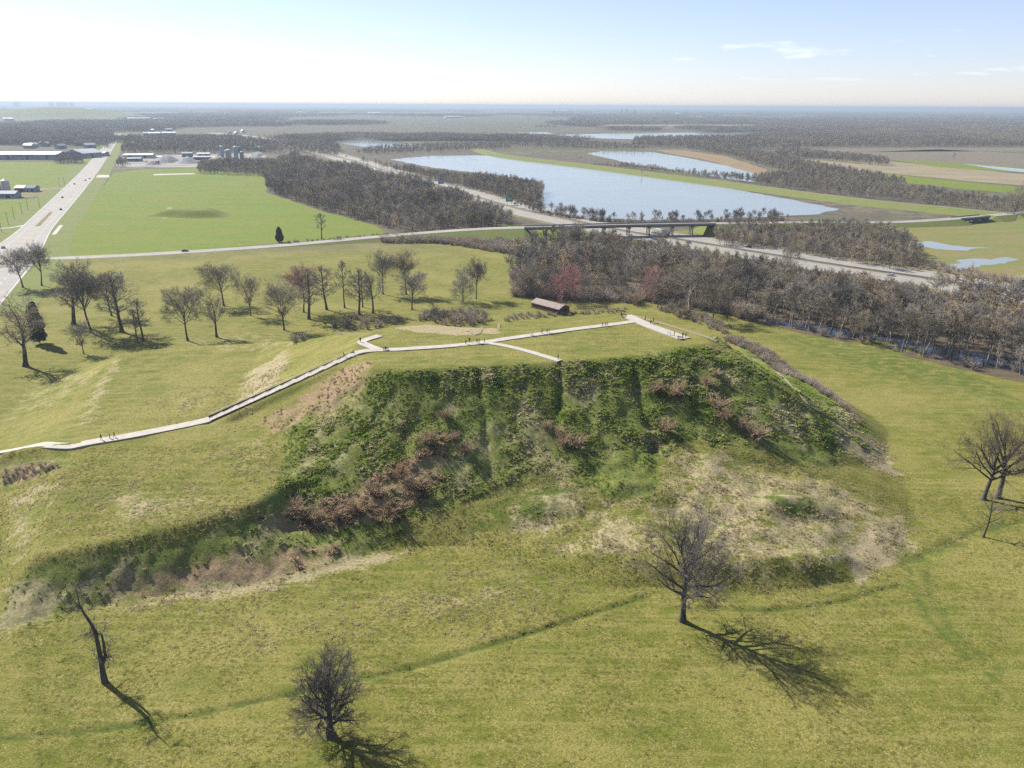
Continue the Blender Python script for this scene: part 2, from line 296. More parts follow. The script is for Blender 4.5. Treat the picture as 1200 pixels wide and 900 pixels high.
# ------------------------------------------------------------------ mesh helpers
def obj(name, verts, faces, mats, parent=None, smooth=False, mi=None):
    me = bpy.data.meshes.new(name); me.from_pydata([tuple(v) for v in verts] if not isinstance(verts, np.ndarray) else verts.tolist(), [], faces if isinstance(faces, list) else faces.tolist())
    return wrap(name, me, mats, parent, smooth, mi)
def wrap(name, me, mats, parent=None, smooth=False, mi=None):
    for m in (mats if isinstance(mats, (list, tuple)) else [mats]): me.materials.append(m)
    if mi is not None: me.polygons.foreach_set('material_index', np.asarray(mi, np.int32))
    if smooth: me.polygons.foreach_set('use_smooth', np.ones(len(me.polygons), bool))
    me.update(); o = bpy.data.objects.new(name, me); COL.objects.link(o)
    if parent is not None: o.parent = parent
    return o
def tag(o, label, cat, group=None):
    o['label'] = label; o['category'] = cat
    if group: o['group'] = group
    return o
def structure(o): o['kind'] = 'structure'; return o
def stuff(o, label=None, cat=None):
    o['kind'] = 'stuff'
    if label: o['label'] = label
    if cat: o['category'] = cat
    return o
def empty(name, loc, rz=0):
    e = bpy.data.objects.new(name, None); COL.objects.link(e); e.location = tuple(loc); e.rotation_euler = (0, 0, rz); e.empty_display_size = .3; return e
class MB:
    def __init__(s): s.v = []; s.f = []
    def box(s, x0, x1, y0, y1, z0, z1, tx=0, ty=0):
        k = len(s.v); s.v += [(x0, y0, z0), (x1, y0, z0), (x1, y1, z0), (x0, y1, z0), (x0 + tx, y0 + ty, z1), (x1 - tx, y0 + ty, z1), (x1 - tx, y1 - ty, z1), (x0 + tx, y1 - ty, z1)]
        s.f += [(k, k + 3, k + 2, k + 1), (k + 4, k + 5, k + 6, k + 7), (k, k + 1, k + 5, k + 4), (k + 1, k + 2, k + 6, k + 5), (k + 2, k + 3, k + 7, k + 6), (k + 3, k, k + 4, k + 7)]; return s
    def prism(s, prof, axis, a, b):               # profile (u,z) swept along x or y
        k = len(s.v); n = len(prof)
        for t in (a, b): s.v += [((t, u, z) if axis == 'x' else (u, t, z)) for u, z in prof]
        s.f += [tuple(k + i for i in range(n))[::-1], tuple(k + n + i for i in range(n))] + [(k + i, k + (i + 1) % n, k + n + (i + 1) % n, k + n + i) for i in range(n)]; return s
    def cyl(s, x, y, z0, z1, r0, r1=None, n=12, axis='z'):
        k = len(s.v); r1 = r0 if r1 is None else r1
        for z, r in ((z0, r0), (z1, r1)):
            for i in range(n):
                a = 2 * math.pi * i / n; c, d = r * math.cos(a), r * math.sin(a)
                s.v.append((x + c, y + d, z) if axis == 'z' else ((z, y + c, x + d) if axis == 'x' else (x + c, z, y + d)))
        s.f += [tuple(range(k, k + n))[::-1], tuple(range(k + n, k + 2 * n))] + [(k + i, k + (i + 1) % n, k + n + (i + 1) % n, k + n + i) for i in range(n)]; return s
    def bar(s, a, b, w, h=None):
        a, b = np.array(a, float), np.array(b, float); d = b - a; d /= np.linalg.norm(d) + 1e-9; q = np.array([0, 0, 1.]) if abs(d[2]) < .9 else np.array([1., 0, 0])
        u = np.cross(d, q); u /= np.linalg.norm(u); v = np.cross(d, u); h = h or w; k = len(s.v)
        for p in (a, b): s.v += [tuple(p + u * w / 2 * i + v * h / 2 * j) for i, j in ((-1, -1), (1, -1), (1, 1), (-1, 1))]
        s.f += [(k, k + 1, k + 2, k + 3), (k + 7, k + 6, k + 5, k + 4)] + [(k + i, k + 4 + i, k + 4 + (i + 1) % 4, k + (i + 1) % 4) for i in range(4)]; return s
    def build(s, name, mat, parent=None, bevel=0, smooth=False):
        me = bpy.data.meshes.new(name); me.from_pydata(s.v, [], s.f)
        bm = bmesh.new(); bm.from_mesh(me); bmesh.ops.recalc_face_normals(bm, faces=bm.faces)
        if bevel: bmesh.ops.bevel(bm, geom=bm.edges[:], offset=bevel, segments=2, affect='EDGES', profile=.6)
        bm.to_mesh(me); bm.free(); return wrap(name, me, mat, parent, smooth)
def clone(o, parent=None):
    c = o.copy(); COL.objects.link(c)
    if parent is not None: c.parent = parent
    for ch in list(o.children): clone(ch, c)
    return c
def catmull(pts, step):
    pts = [np.array(p, float) for p in pts]; q = [2 * pts[0] - pts[1]] + pts + [2 * pts[-1] - pts[-2]]; out = []
    for i in range(1, len(q) - 2):
        n = max(2, int(np.linalg.norm((q[i + 1] - q[i])[:2]) / step))
        for k in range(n):
            t = k / n; out.append(.5 * (2 * q[i] + (q[i + 1] - q[i - 1]) * t + (2 * q[i - 1] - 5 * q[i] + 4 * q[i + 1] - q[i + 2]) * t * t + (3 * q[i] - q[i - 1] - 3 * q[i + 1] + q[i + 2]) * t ** 3))
    return np.array(out + [pts[-1]])
def normals2(pl):
    t = np.gradient(pl[:, :2], axis=0); t /= np.linalg.norm(t, axis=1)[:, None] + 1e-9; return np.stack([t[:, 1], -t[:, 0]], 1)     # right-hand side of travel
def strip(name, pl, section, mat, parent=None, drape=None, width=None, smooth=False):
    """sweep (offset, z) section along a polyline; drape(x,y) adds ground height"""
    nr = normals2(pl); k = len(section); V = []
    for i, p in enumerate(pl):
        w = 1 if width is None else width[i]
        for o, z in section:
            x, y = p[0] + nr[i, 0] * o * w, p[1] + nr[i, 1] * o * w
            V.append((x, y, (p[2] if drape is None else float(drape(x, y))) + z))
    Fc = [(i * k + j, i * k + j + 1, (i + 1) * k + j + 1, (i + 1) * k + j) for i in range(len(pl) - 1) for j in range(k - 1)]
    return obj(name, V, Fc, mat, parent, smooth)
def sheet(name, poly, z, mat, jitter=0, step=None):
    pts = [np.array(p[:2], float) for p in poly]; out = []
    for i in range(len(pts)):
        a, b = pts[i], pts[(i + 1) % len(pts)]; L = np.linalg.norm(b - a); n = max(1, int(L / step)) if step else 1
        for k in range(n): out.append(a + (b - a) * k / n)
    if jitter:
        o = np.array(out); out = np.stack([o[:, 0] + (noise2(o[:, 0], o[:, 1], (step or 10) * 2, 11) - .5) * 2 * jitter, o[:, 1] + (noise2(o[:, 0], o[:, 1], (step or 10) * 2, 12) - .5) * 2 * jitter], 1)
    return structure(obj(name, [(p[0], p[1], z) for p in out], [tuple(range(len(out)))], mat))
def PP(poly): return [P(x, y, 0)[:2] for x, y in poly]

# ------------------------------------------------------------------ ground and mound
zones = {
 'brush': [([(482,434),(560,430),(650,426),(740,419),(830,403),(850,412),(900,445),(960,486),(1034,532),(960,545),(920,533),(870,520),(830,520),(795,505),(772,540),(764,588),(735,588),(690,570),(640,552),(590,562),(540,592),(470,612),(400,627),(330,624),(285,612),(328,570),(338,520),(335,485),(420,448)], 1.5),
           ([(30,672),(110,655),(200,640),(290,610),(330,622),(480,622),(440,645),(390,664),(300,684),(200,697),(100,713),(0,742),(0,700)], 2),
           ([(830,398),(900,440),(1000,505),(1030,520),(1010,500),(930,440),(870,400)], 1), ([(0,548),(70,535),(85,545),(40,560),(0,575)], 1),
           ([(480,372),(560,380),(590,374),(560,368),(500,366)], 1), ([(700,505),(760,520),(755,540),(690,545)], 1)],
 'dry': [([(570,625),(610,575),(680,548),(705,590),(650,645)], 7, .68), ([(655,522),(705,512),(695,560),(645,562)], 5, .5), ([(340,505),(420,452),(490,440),(480,500),(410,560),(345,575)], 6, .62), ([(590,440),(650,440),(640,520),(600,540)], 6, .5), ([(770,522),(835,517),(885,545),(960,549),(1045,592),(1066,620),(1005,682),(900,692),(800,668),(782,620),(765,592)], 9, .66), ([(560,610),(700,560),(770,520),(900,530),(1040,570),(1080,620),(1020,690),(900,705),(760,690),(640,675)], 16, .5), ([(690,560),(760,590),(800,640),(740,660),(660,640)], 6, .6), ([(585,622),(640,640),(700,600),(735,592),(780,622),(800,672),(720,668),(640,660)], 9, .7),
         ([(283,436),(345,402),(335,440),(300,485),(270,478)], 5, .75), ([(80,585),(160,560),(260,570),(250,600),(120,625)], 14, .68), ([(180,470),(260,440),(270,480),(200,500)], 8, .45), ([(230,500),(330,500),(330,560),(260,560)], 8, .5), ([(0,585),(55,555),(92,555),(60,600),(40,650),(0,690)], 6, .6),
         ([(84,505),(100,460),(128,425),(150,418),(125,470),(112,505)], 4, .6), ([(260,655),(420,640),(500,640),(440,665),(300,700),(120,720)], 4, .75), 
         ([(430,700),(620,650),(700,690),(560,730),(420,760)], 16, .6), ([(150,735),(330,705),(420,730),(300,790)], 14, .5), ([(960,485),(1040,525),(1060,560),(1000,540)], 3), ([(460,386),(520,380),(590,390),(540,394)], 2),
         ([(0,690),(110,680),(60,720),(0,745)], 3), ([(200,395),(330,385),(360,400),(240,412)], 5, .5), ([(640,400),(700,398),(720,405),(650,412)], 6, .4), ([(900,760),(1010,800),(1190,860),(1190,895),(1000,860)], 16, .45), ([(980,640),(1050,600),(1075,640),(1010,690)], 4),
         ([(150,420),(40,430),(0,470),(0,500),(80,470)], 8, .5)],
 'lush': [([(690,545),(772,545),(764,586),(735,590),(700,575)], 1.5), ([(890,590),(935,580),(966,592),(950,602),(895,604)], 1.2), ([(915,668),(945,655),(990,643),(990,655),(950,674)], 1.5), ([(560,590),(640,555),(690,570),(640,610),(540,628)], 3),
          ([(880,515),(1000,535),(960,548),(905,540)], 2), ([(30,665),(200,632),(300,605),(320,616),(200,665),(60,695)], 1.2), ([(440,415),(560,410),(650,424),(480,434)], 6, .3), ([(870,380),(1000,400),(1200,450),(1200,480),(1000,430)], 12, .85)],
 'rust': [([(308,492),(400,433),(436,425),(432,450),(345,497),(322,507)], 1.5), ([(296,602),(400,580),(430,560),(525,505),(520,560),(470,600),(420,614),(330,622)], 2), ([(120,690),(330,645),(400,640),(390,662),(300,680),(150,700)], 2),
          ([(0,550),(60,540),(70,552),(20,562),(0,570)], 1), ([(380,372),(470,372),(470,384),(390,386)], 2)],
}
ZW = {k: [(GW(q[0]), q[1], q[2] if len(q) > 2 else 1.0) for q in v] for k, v in zones.items()}
def zone(k, x, y):
    wx = x + (noise2(x, y, 6, 21) - .5) * 5; wy = y + (noise2(x, y, 6, 22) - .5) * 5; out = np.zeros(np.shape(x))
    for poly, soft, wt in ZW[k]:
        a = np.asarray(poly); bb = (wx > a[:, 0].min() - soft) & (wx < a[:, 0].max() + soft) & (wy > a[:, 1].min() - soft) & (wy < a[:, 1].max() + soft)
        if not bb.any(): continue
        X, Y = wx[bb], wy[bb]; sd = np.where(inside(poly, X, Y), 1, -1) * edge_dist(poly, X, Y); out[bb] = np.maximum(out[bb], wt * sstep(-soft, soft, sd))
    return out
def spread(lo, hi, step, far):
    mid = np.arange(lo, hi + step * .5, step); out = [hi]; d = step
    while out[-1] < far: d *= 1.22; out.append(out[-1] + d)
    return mid, np.array(out[1:])
mx_, ex = spread(-175, 175, .8, 60000); my_, ey = spread(84, 330, .8, 60000)
xs = np.concatenate([-ex[::-1], mx_, ex]); ys = np.concatenate([(84 + 330 - ey)[::-1][-28:], my_, ey])
XX, YY = np.meshgrid(xs, ys, indexing='ij'); fx, fy = XX.ravel(), YY.ravel()
dense = (fx > -176) & (fx < 176) & (fy > 83) & (fy < 331)
att = {k: np.zeros(len(fx)) for k in ('dry', 'lush', 'brush', 'rust', 'far', 'track')}
for k in zones: att[k][dense] = zone(k, fx[dense], fy[dense])
for pl, dp, wd in CREW + [(GW([(1060,640),(1068,690),(1095,735),(1165,795)]), 0, .8), (GW([(1082,640),(1088,690),(1112,735),(1175,788)]), 0, .8)]: att['lush'][dense] = np.maximum(att['lush'][dense], .95 * np.exp(-(edge_dist(pl, fx[dense], fy[dense], False) / (wd * 1.3)) ** 2))
for pl, dp, wd in CREW[4:7]: att['track'][dense] = np.maximum(att['track'][dense], .5 * np.exp(-(edge_dist(pl, fx[dense], fy[dense], False) / .55) ** 2))
zz = np.zeros(len(fx)); zz[dense] = ground_z(fx[dense], fy[dense], att['brush'][dense] * .8 + .2 * att['rust'][dense])
edge_fade = np.minimum.reduce([sstep(176, 165, np.abs(fx)), sstep(83, 88, fy), sstep(331, 318, fy)]); zz = zz * edge_fade
att['far'] = np.maximum(sstep(540, 640, fy + .25 * np.abs(fx)), sstep(330, 420, np.abs(fx) - .1 * fy))
nx, ny = len(xs), len(ys); I = np.arange(nx * ny).reshape(nx, ny)
quads = np.stack([I[:-1, :-1], I[1:, :-1], I[1:, 1:], I[:-1, 1:]], -1).reshape(-1, 4)
base = bil(fx, fy) * dense; on_mound = (base[quads].max(1) > .35)
def terrain(name, sel):
    q = quads[sel]; u, inv = np.unique(q, return_inverse=True); q = inv.reshape(-1, 4)
    o = obj(name, np.stack([fx[u], fy[u], zz[u]], 1), q, GROUND, None, True)
    for k, v in att.items(): a = o.data.attributes.new(k, 'FLOAT', 'POINT'); a.data.foreach_set('value', v[u].astype(np.float32))
    return structure(o)
terrain('ground', ~on_mound); terrain('mound', on_mound)
def gz(x, y): return float(ground_z(np.array([x]), np.array([y]))[0]) if (abs(x) < 165 and 88 < y < 318) else 0.0
def Z(p): return np.array([p[0], p[1], gz(p[0], p[1])])
def on_mound_path(x, y): return float(bil(x, y))

# ------------------------------------------------------------------ fields, verges, water, levees
sheet('field', PP([(52,302),(92,258),(132,203),(160,199),(225,197),(310,205),(313,226),(372,246),(440,264),(455,274),(330,285),(180,297)]), .05, PASTURE, 2, 12)
sheet('field', PP([(-60,190),(60,190),(104,193),(84,212),(60,224),(-60,222)]), .05, PASTURE, 2, 15)
sheet('field', PP([(-30,236),(40,233),(60,226),(75,226),(20,262),(-30,292)]), .05, PASTURE, 2, 15)
sheet('field', PP([(700,146),(900,146),(900,150),(700,151)]), .2, STUBBLE, 20, 80)
sheet('field', PP([(930,187),(1000,185),(1260,210),(1260,222),(1130,212),(1010,200)]), .06, STUBBLE, 5, 25)
sheet('field', PP([(960,180),(1100,175),(1260,183),(1260,198),(1100,192)]), .05, PLOUGH, 5, 30)
sheet('field', PP([(1000,200),(1130,213),(1260,225),(1260,232),(1130,222),(1000,208)]), .05, PASTURE, 5, 25)
sheet('field', PP([(1040,186),(1260,200),(1260,206),(1100,196)]), .07, PASTURE, 5, 25)
sheet('field', PP([(930,172),(1260,173),(1260,177),(980,178)]), .05, PLOUGH, 8, 40)
sheet('reed_bed', PP([(768,176),(800,176),(850,183),(912,203),(905,210),(880,203),(830,188),(790,181)]), .07, REEDS, 3, 15)
sheet('verge', PP([(560,233),(640,250),(690,262),(650,262),(600,252)]), .06, VERGE, 2, 12)
sheet('verge', PP([(1010,308),(1100,322),(1220,342),(1220,330),(1120,312),(1060,305)]), .06, VERGE, 2, 8)
sheet('meadow', PP([(1040,262),(1130,258),(1260,250),(1260,340),(1180,330),(1100,315),(1050,290)]), .04, MARSH, 2, 10)
sheet('meadow', PP([(770,272),(835,268),(850,280),(930,296),(900,298),(820,284)]), .05, PASTURE, 1, 8)
sheet('meadow', PP([(590,262),(660,268),(640,290),(560,282)]), .05, PASTURE, 1, 8)
FLOORS = {
 'A': [(312,207),(314,226),(372,246),(440,264),(478,276),(560,272),(604,263),(560,246),(500,224),(430,206),(375,196),(345,186),(325,196)],
 'A2': [(232,204),(312,207),(325,196),(318,192),(235,193)],
 'B': [(415,189),(470,204),(560,225),(606,240),(632,241),(637,224),(590,215),(500,208),(450,198)],
 'C': [(596,318),(600,347),(680,352),(760,353),(830,363),(880,376),(960,392),(1050,412),(1120,428),(1215,448),(1215,356),(1100,340),(1000,326),(900,310),(840,298),(760,290),(690,287),(630,292)],
 'Dw': [(838,288),(835,270),(1000,268),(1060,280),(1080,308),(1050,318),(960,302),(900,292)],
}
for k, pl in FLOORS.items(): sheet('forest_floor', PP(pl), .03, LITTER, 3, 10)
sheet('lake', PP([(458,187),(500,183),(560,182),(600,184),(700,198),(850,220),(985,245),(960,251),(900,254),(850,257),(760,258),(690,256),(640,245),(622,239),(637,225),(636,214),(580,205),(510,197)]), .12, WATER, 6, 10)
sheet('pond', PP([(688,180),(706,177),(762,178),(800,184),(850,194),(897,207),(885,214),(820,205),(740,192)]), .12, WATER, 3, 14)
sheet('pond', PP([(396,168),(402,163),(425,161),(470,166),(498,172),(440,174)]), .12, WATER, 6, 25)
sheet('channel', PP([(645,158),(720,156.5),(880,154.5),(1010,153.5),(1075,155),(900,159),(750,163.5),(665,161)]), .15, WATER, 10, 60)
sheet('pond', PP([(560,156),(640,155),(650,157),(600,158)]), .15, WATER, 10, 60)
sheet('pond', PP([(1160,147),(1300,147),(1300,150),(1180,150)]), .15, WATER, 10, 60)
sheet('puddle', PP([(1068,284),(1090,282),(1112,288),(1160,291),(1120,294),(1085,291)]), .1, WATER, 6, 4)
sheet('puddle', PP([(1100,312),(1140,304),(1185,302),(1195,305),(1150,312),(1115,318)]), .1, WATER, 6, 4)
sheet('puddle', PP([(1128,192),(1200,198),(1260,204),(1260,207),(1180,200)]), .1, WATER, 4, 15)
sheet('flood', PP([(890,377),(960,388),(1050,407),(1120,422),(1215,441),(1215,424),(1100,406),(1000,388),(920,376)]), .06, FLOOD, 3, 4)
sheet('bank', PP([(840,365),(880,377),(960,394.5),(1050,414.5),(1120,431),(1215,452),(1215,440),(1120,421),(1050,406),(960,387)]), .045, LITTER, 1.5, 4)
lev = catmull([P(560,174,3), P(594,181.5,4), P(700,194,4), P(850,213,4), P(1000,232,4), P(1090,241,4), P(1185,250,4), P(1330,262,4)], 14)
structure(strip('levee', lev, [(-24, -4), (-4, 0), (4, 0), (24, -4)], LEVEEG)); structure(strip('levee_track', lev + np.array([0, 0, .06]), [(-1.8, 0), (1.8, 0)], DIRT))
cx, cy = P(226, 252)[:2]; gr = 30; V = []; Fc = []                        # small mound in the field
for i in range(25):
    for j in range(25):
        a, b = (i / 12 - 1), (j / 12 - 1); V.append((cx + a * gr * 1.25, cy + b * gr * .8, .02 + 5.5 * float(sstep(1, .4, np.array(math.hypot(a, b) * (1 + .15 * math.sin(3 * math.atan2(b, a) + 1)))))))
Fc = [(i * 25 + j, (i + 1) * 25 + j, (i + 1) * 25 + j + 1, i * 25 + j + 1) for i in range(24) for j in range(24)]
structure(obj('low_mound', V, Fc, field_mat('low_mound_grass', (.10, .145, .02), (.145, .155, .03), .05, (.13, .12, .04)), None, True))
sheet('bare_patch', PP([(188,256),(196,243),(203,243),(196,256)]), .1, DIRT, 2, 6)
for pl in ([(115,205),(128,205),(128,208),(112,208)], [(180,204),(228,203),(228,204.2),(180,205.5)]): sheet('gravel_pad', PP(pl), .1, CONCRETE)
sheet('yard', PP([(136,196),(230,196),(300,190),(322,186),(300,179),(150,183)]), .08, plain('gravel_yard', (.24, .22, .19), (.13, .12, .11), .03), 8, 20)
sheet('yard', PP([(-30,233),(36,231),(60,226),(60,222),(-30,222)]), .08, VERGE, 3, 12)
V = []; hc = P(45, 138.5); R_ = 900                                       # grassed hill far off
for i in range(33):
    for j in range(17):
        a, b = i / 16 - 1, j / 8 - 1; q = math.hypot(a, b); V.append((hc[0] + 60 + a * R_ * 1.05, hc[1] + b * R_ * .6, 66 * float(sstep(1, .0, np.array(q))) * (1 + .12 * math.sin(4 * a))))
structure(obj('hill', V, [(i * 17 + j, (i + 1) * 17 + j, (i + 1) * 17 + j + 1, i * 17 + j + 1) for i in range(32) for j in range(16)], field_mat('hill_grass', (.12, .145, .045), (.15, .15, .06), .004), None, True))

# ------------------------------------------------------------------ roads
def road(name, pl, w, mat, lines=(), z=.12):
    o = structure(strip(name, pl + np.array([0, 0, z]), [(-w / 2 - 1.5, -.1), (-w / 2, 0), (w / 2, 0), (w / 2 + 1.5, -.1)], mat))
    for off, lw, dash, m in lines:
        nr = normals2(pl); V = []; Fc = []; n = len(pl)
        for i in range(n - 1):
            if dash and i % dash: continue
            for q in (i, i + 1):
                for s in (-1, 1): V.append((pl[q, 0] + nr[q, 0] * (off + s * lw / 2), pl[q, 1] + nr[q, 1] * (off + s * lw / 2), pl[q, 2] + z + .05))
            k = len(V) - 4; Fc.append((k, k + 1, k + 3, k + 2))
        obj('marking', V, Fc, m, o)
    return o
mainroad = catmull([P(-60, 372), P(12, 300), P(48, 262), P(86, 222), P(112, 192), P(137, 159), P(139, 156)], 6)
mw = np.array([24 + 12 * float(sstep(640, 470, np.array(p[1]))) for p in mainroad])
rd = structure(strip('main_road', mainroad + np.array([0, 0, .15]), [(-.5, 0), (.5, 0)], ROADC, None, None, mw))
structure(strip('road_verge', mainroad + np.array([0, 0, .07]), [(-.5, 0), (.5, 0)], LEVEEG, None, None, mw + 34)); nrm = normals2(mainroad)
for off, dash, m in ((-.26, 2, PAINTW), (.26, 2, PAINTW), (-.48, 0, PAINTW), (.48, 0, PAINTW), (.01, 0, PAINTY)):
    V = []; Fc = []
    for i in range(len(mainroad) - 1):
        if (dash and i % dash) or mainroad[i, 1] > 1100: continue
        for q in (i, i + 1):
            for s in (-1, 1): e = off * mw[q] + s * .16; V.append((mainroad[q, 0] + nrm[q, 0] * e, mainroad[q, 1] + nrm[q, 1] * e, .2))
        k = len(V) - 4; Fc.append((k, k + 1, k + 3, k + 2))
    if Fc: obj('marking', V, Fc, m, rd)
sheet('median', PP([(41,265.5),(47,264.8),(62,248.5),(58,249)]), .22, VERGE)
for a, b, w in (((14, 330), (22, 318), 2.5), ((63, 275), (72, 264), 3)): structure(strip('footway', catmull([P(*a), P(*b)], 3) + np.array([0, 0, .14]), [(-w / 2, 0), (w / 2, 0)], CONCRETE))
structure(strip('farm_lane', catmull([P(-20, 269), P(12, 267), P(29, 264)], 5) + np.array([0, 0, .14]), [(-2, 0), (2, 0)], CONCRETE))
structure(strip('farm_lane', catmull([P(28, 226), P(55, 221), P(82, 221)], 5) + np.array([0, 0, .14]), [(-4, 0), (4, 0)], DIRT))
side_px = [(20,306,0),(60,303,0),(180,297.5,0),(330,287.5,.4),(440,277.5,2.5),(520,271,5.5),(580,267.5,7.5),(640,266,8.5),(700,264.3,8.6),(760,263,8.6),(835,261.8,8.4),(930,260.5,5.5),(1000,260.8,3.5),(1060,259.8,3.2),(1120,256,4.2),(1160,252.5,4.2),(1230,246.5,4)]
side = catmull([P(*q) for q in side_px], 5)
BR0, BR1 = P(612, 266.7, 8)[0], P(838, 261.8, 8.4)[0]; CB0, CB1 = P(1118, 256, 4.2)[0], P(1158, 252.6, 4.2)[0]
def seg_between(pl, a, b): return pl[(pl[:, 0] >= a) & (pl[:, 0] <= b)]
for a, b in ((-1e9, BR0 + 6), (BR1 - 6, CB0 + 3), (CB1 - 3, 1e9)):
    s = seg_between(side, a, b); road('side_road', s, 8.5, ROADC, [(-3.9, .2, 0, PAINTW), (3.9, .2, 0, PAINTW)])
    V = []; nr = normals2(s)
    for i, p in enumerate(s):
        for o, z in ((-6 - 2.2 * p[2], .02), (-5.6, p[2] + .0), (5.6, p[2] + .0), (6 + 2.2 * p[2], .02)): V.append((p[0] + nr[i, 0] * o, p[1] + nr[i, 1] * o, z))
    for end in (0, -1):
        p = s[end]; t = s[end] - s[1 if end == 0 else -2]; t = t[:2] / np.hypot(*t[:2]); n_ = nr[end]
        if p[2] > 2 and abs(p[0]) < 800:
            row = [(p[0] + t[0] * 9 + n_[0] * o, p[1] + t[1] * 9 + n_[1] * o, .03) for o in (-6 - 1.6 * p[2], -5.6, 5.6, 6 + 1.6 * p[2])]; V = row + V if end == 0 else V + row
    ns_ = len(V) // 4
    structure(obj('embankment', V, [(i * 4 + j, i * 4 + j + 1, (i + 1) * 4 + j + 1, (i + 1) * 4 + j) for i in range(ns_ - 1) for j in range(3)], LEVEEG))
BRC = plain('bridge_concrete', (.30, .29, .27), (.24, .235, .22), .3); BRD = plain('bridge_steel', (.035, .05, .055), (.05, .065, .065), .5, .6); RAILM = plain('galvanised_rail', (.35, .36, .36), None, 2, .5, .6)
def bridge(name, x0, x1, piers, label, depth):
    s = seg_between(side, x0, x1); m = s[len(s) // 2]; root = empty(name, (m[0], m[1], 0)); tag(root, label, 'bridge'); L = s - np.array([m[0], m[1], 0])
    strip('deck', L, [(-5.4, -.5), (-5.4, .1), (5.4, .1), (5.4, -.5), (-5.4, -.5)], ROADC, root)
    for o in (-4.2, -1.4, 1.4, 4.2): strip('girder', L, [(o - .3, -.5), (o - .3, -depth), (o + .3, -depth), (o + .3, -.5)], BRD, root)
    for o in (-5.2, 5.2): strip('parapet', L, [(o - .15, .1), (o - .15, 1.0), (o + .15, 1.0), (o + .15, .1)], BRC, root)
    nr = normals2(L)
    for t in piers:
        i = int(np.argmin(abs(s[:, 0] - t))); p = L[i]; n = nr[i]; a = math.atan2(n[1], n[0]); top = p[2] - depth
        c = MB().box(-5, 5, -.6, .6, top - 1.1, top - .02); k = c.build('pier_cap', BRC, root, .05); k.location = (p[0], p[1], 0); k.rotation_euler.z = a
        for q in (-3.4, 0, 3.4): c = MB().cyl(q, 0, 0, top - 1.08, .38, n=12); k2 = c.build('pier_column', BRC, root); k2.location = (p[0], p[1], 0); k2.rotation_euler.z = a
    return root
bridge('road_bridge', BR0, BR1, [P(x, 270, 4)[0] for x in (637, 658, 678, 703, 734, 762, 790, 812)], 'long concrete and dark steel road bridge crossing the interstate', 1.35)
bridge('canal_bridge', CB0, CB1, [P(1138, 256, 2)[0]], 'short road bridge over the ditch behind the puddled meadow', 2.2)
inter = catmull([P(1330, 372), P(1200, 347), P(1100, 328.5), P(1000, 314), P(900, 298), P(800, 281.5), P(730, 270.5), P(660, 256), P(600, 242.5), P(530, 222), P(470, 205.5), P(410, 187.5), P(360, 173.5), P(325, 166.5), P(290, 160), P(250, 155.5)], 12)
nr = normals2(inter)
sheet_m = structure(strip('interstate_median', inter + np.array([0, 0, .1]), [(-32, -.03), (-3.6, 0), (3.6, 0), (32, -.03)], VERGE))
for nm, o in (('interstate', -14), ('interstate', 14)):
    c = inter.copy(); c[:, :2] += nr * o; road(nm, c, 19, ROADC, [(-8, .25, 0, PAINTW), (8, .25, 0, PAINTY), (-2.6, .2, 2, PAINTW), (2.6, .2, 2, PAINTW)], .2)
bar = strip('median_barrier', inter, [(-.35, .1), (-.15, 1.0), (.15, 1.0), (.35, .1)], plain('barrier', (.16, .15, .14))); tag(bar, 'low dark barrier running along the interstate median', 'barrier')

# ------------------------------------------------------------------ footpath on the mound, stairs
def pathstrip(name, pxs, w, mat=CONCRETE, lift=.16, step=1.0):
    pl = catmull([G(*q) for q in pxs], step); sec = [(-w / 2, -.5), (-w / 2, 0)] + [(w * (k / 4 - .5), 0) for k in range(1, 4)] + [(w / 2, 0), (w / 2, -.5)]
    nr = normals2(pl); V = []
    for i, p in enumerate(pl):
        zc = sum(on_mound_path(p[0] + nr[i, 0] * o, p[1] + nr[i, 1] * o) for o in (-w / 2, 0, w / 2)) / 3 + lift + .1
        for o, z in sec: V.append((p[0] + nr[i, 0] * o, p[1] + nr[i, 1] * o, zc + z))
    k = len(sec); return structure(obj(name, V, [(i * k + j, i * k + j + 1, (i + 1) * k + j + 1, (i + 1) * k + j) for i in range(len(pl) - 1) for j in range(k - 1)], mat))
pathstrip('path', [(-40,540),(0,530.5),(60,522),(125,515),(200,502),(246,492)], 3.6)
pathstrip('path', [(413,416),(432,411.5),(470,410),(520,406.5),(560,402.5),(600,396.5),(660,388),(710,381.5),(742,377.5)], 2.9)
pathstrip('path', [(446,411),(433,406),(424,402),(428,399),(445,394)], 2.8, lift=.165)
pathstrip('path', [(566,402),(585,404.5),(610,410),(640,418.5),(656,423.5)], 2.2, lift=.155)
pathstrip('path', [(734,370),(748,376.5),(762,382.5),(784,391),(803,398)], 4.2, lift=.175)
pathstrip('trail', [(742,370),(780,381),(815,391.5),(840,401)], 1.3, DIRT, .12)
pathstrip('trail', [(836,397),(880,421),(930,457),(980,494),(1025,527)], 1.1, DIRT, .14)
pathstrip('trail', [(548,388),(565,385),(585,380)], 1.2, DIRT, .12)
st = empty('stairway', A_); tag(st, 'long concrete stairway climbing the mound between dark side walls', 'stairway')
d2 = (B_ - A_)[:2]; RUN = float(np.hypot(*d2)); RISE = float(B_[2] - A_[2]); st.rotation_euler.z = math.atan2(d2[1], d2[0]); NF = 10
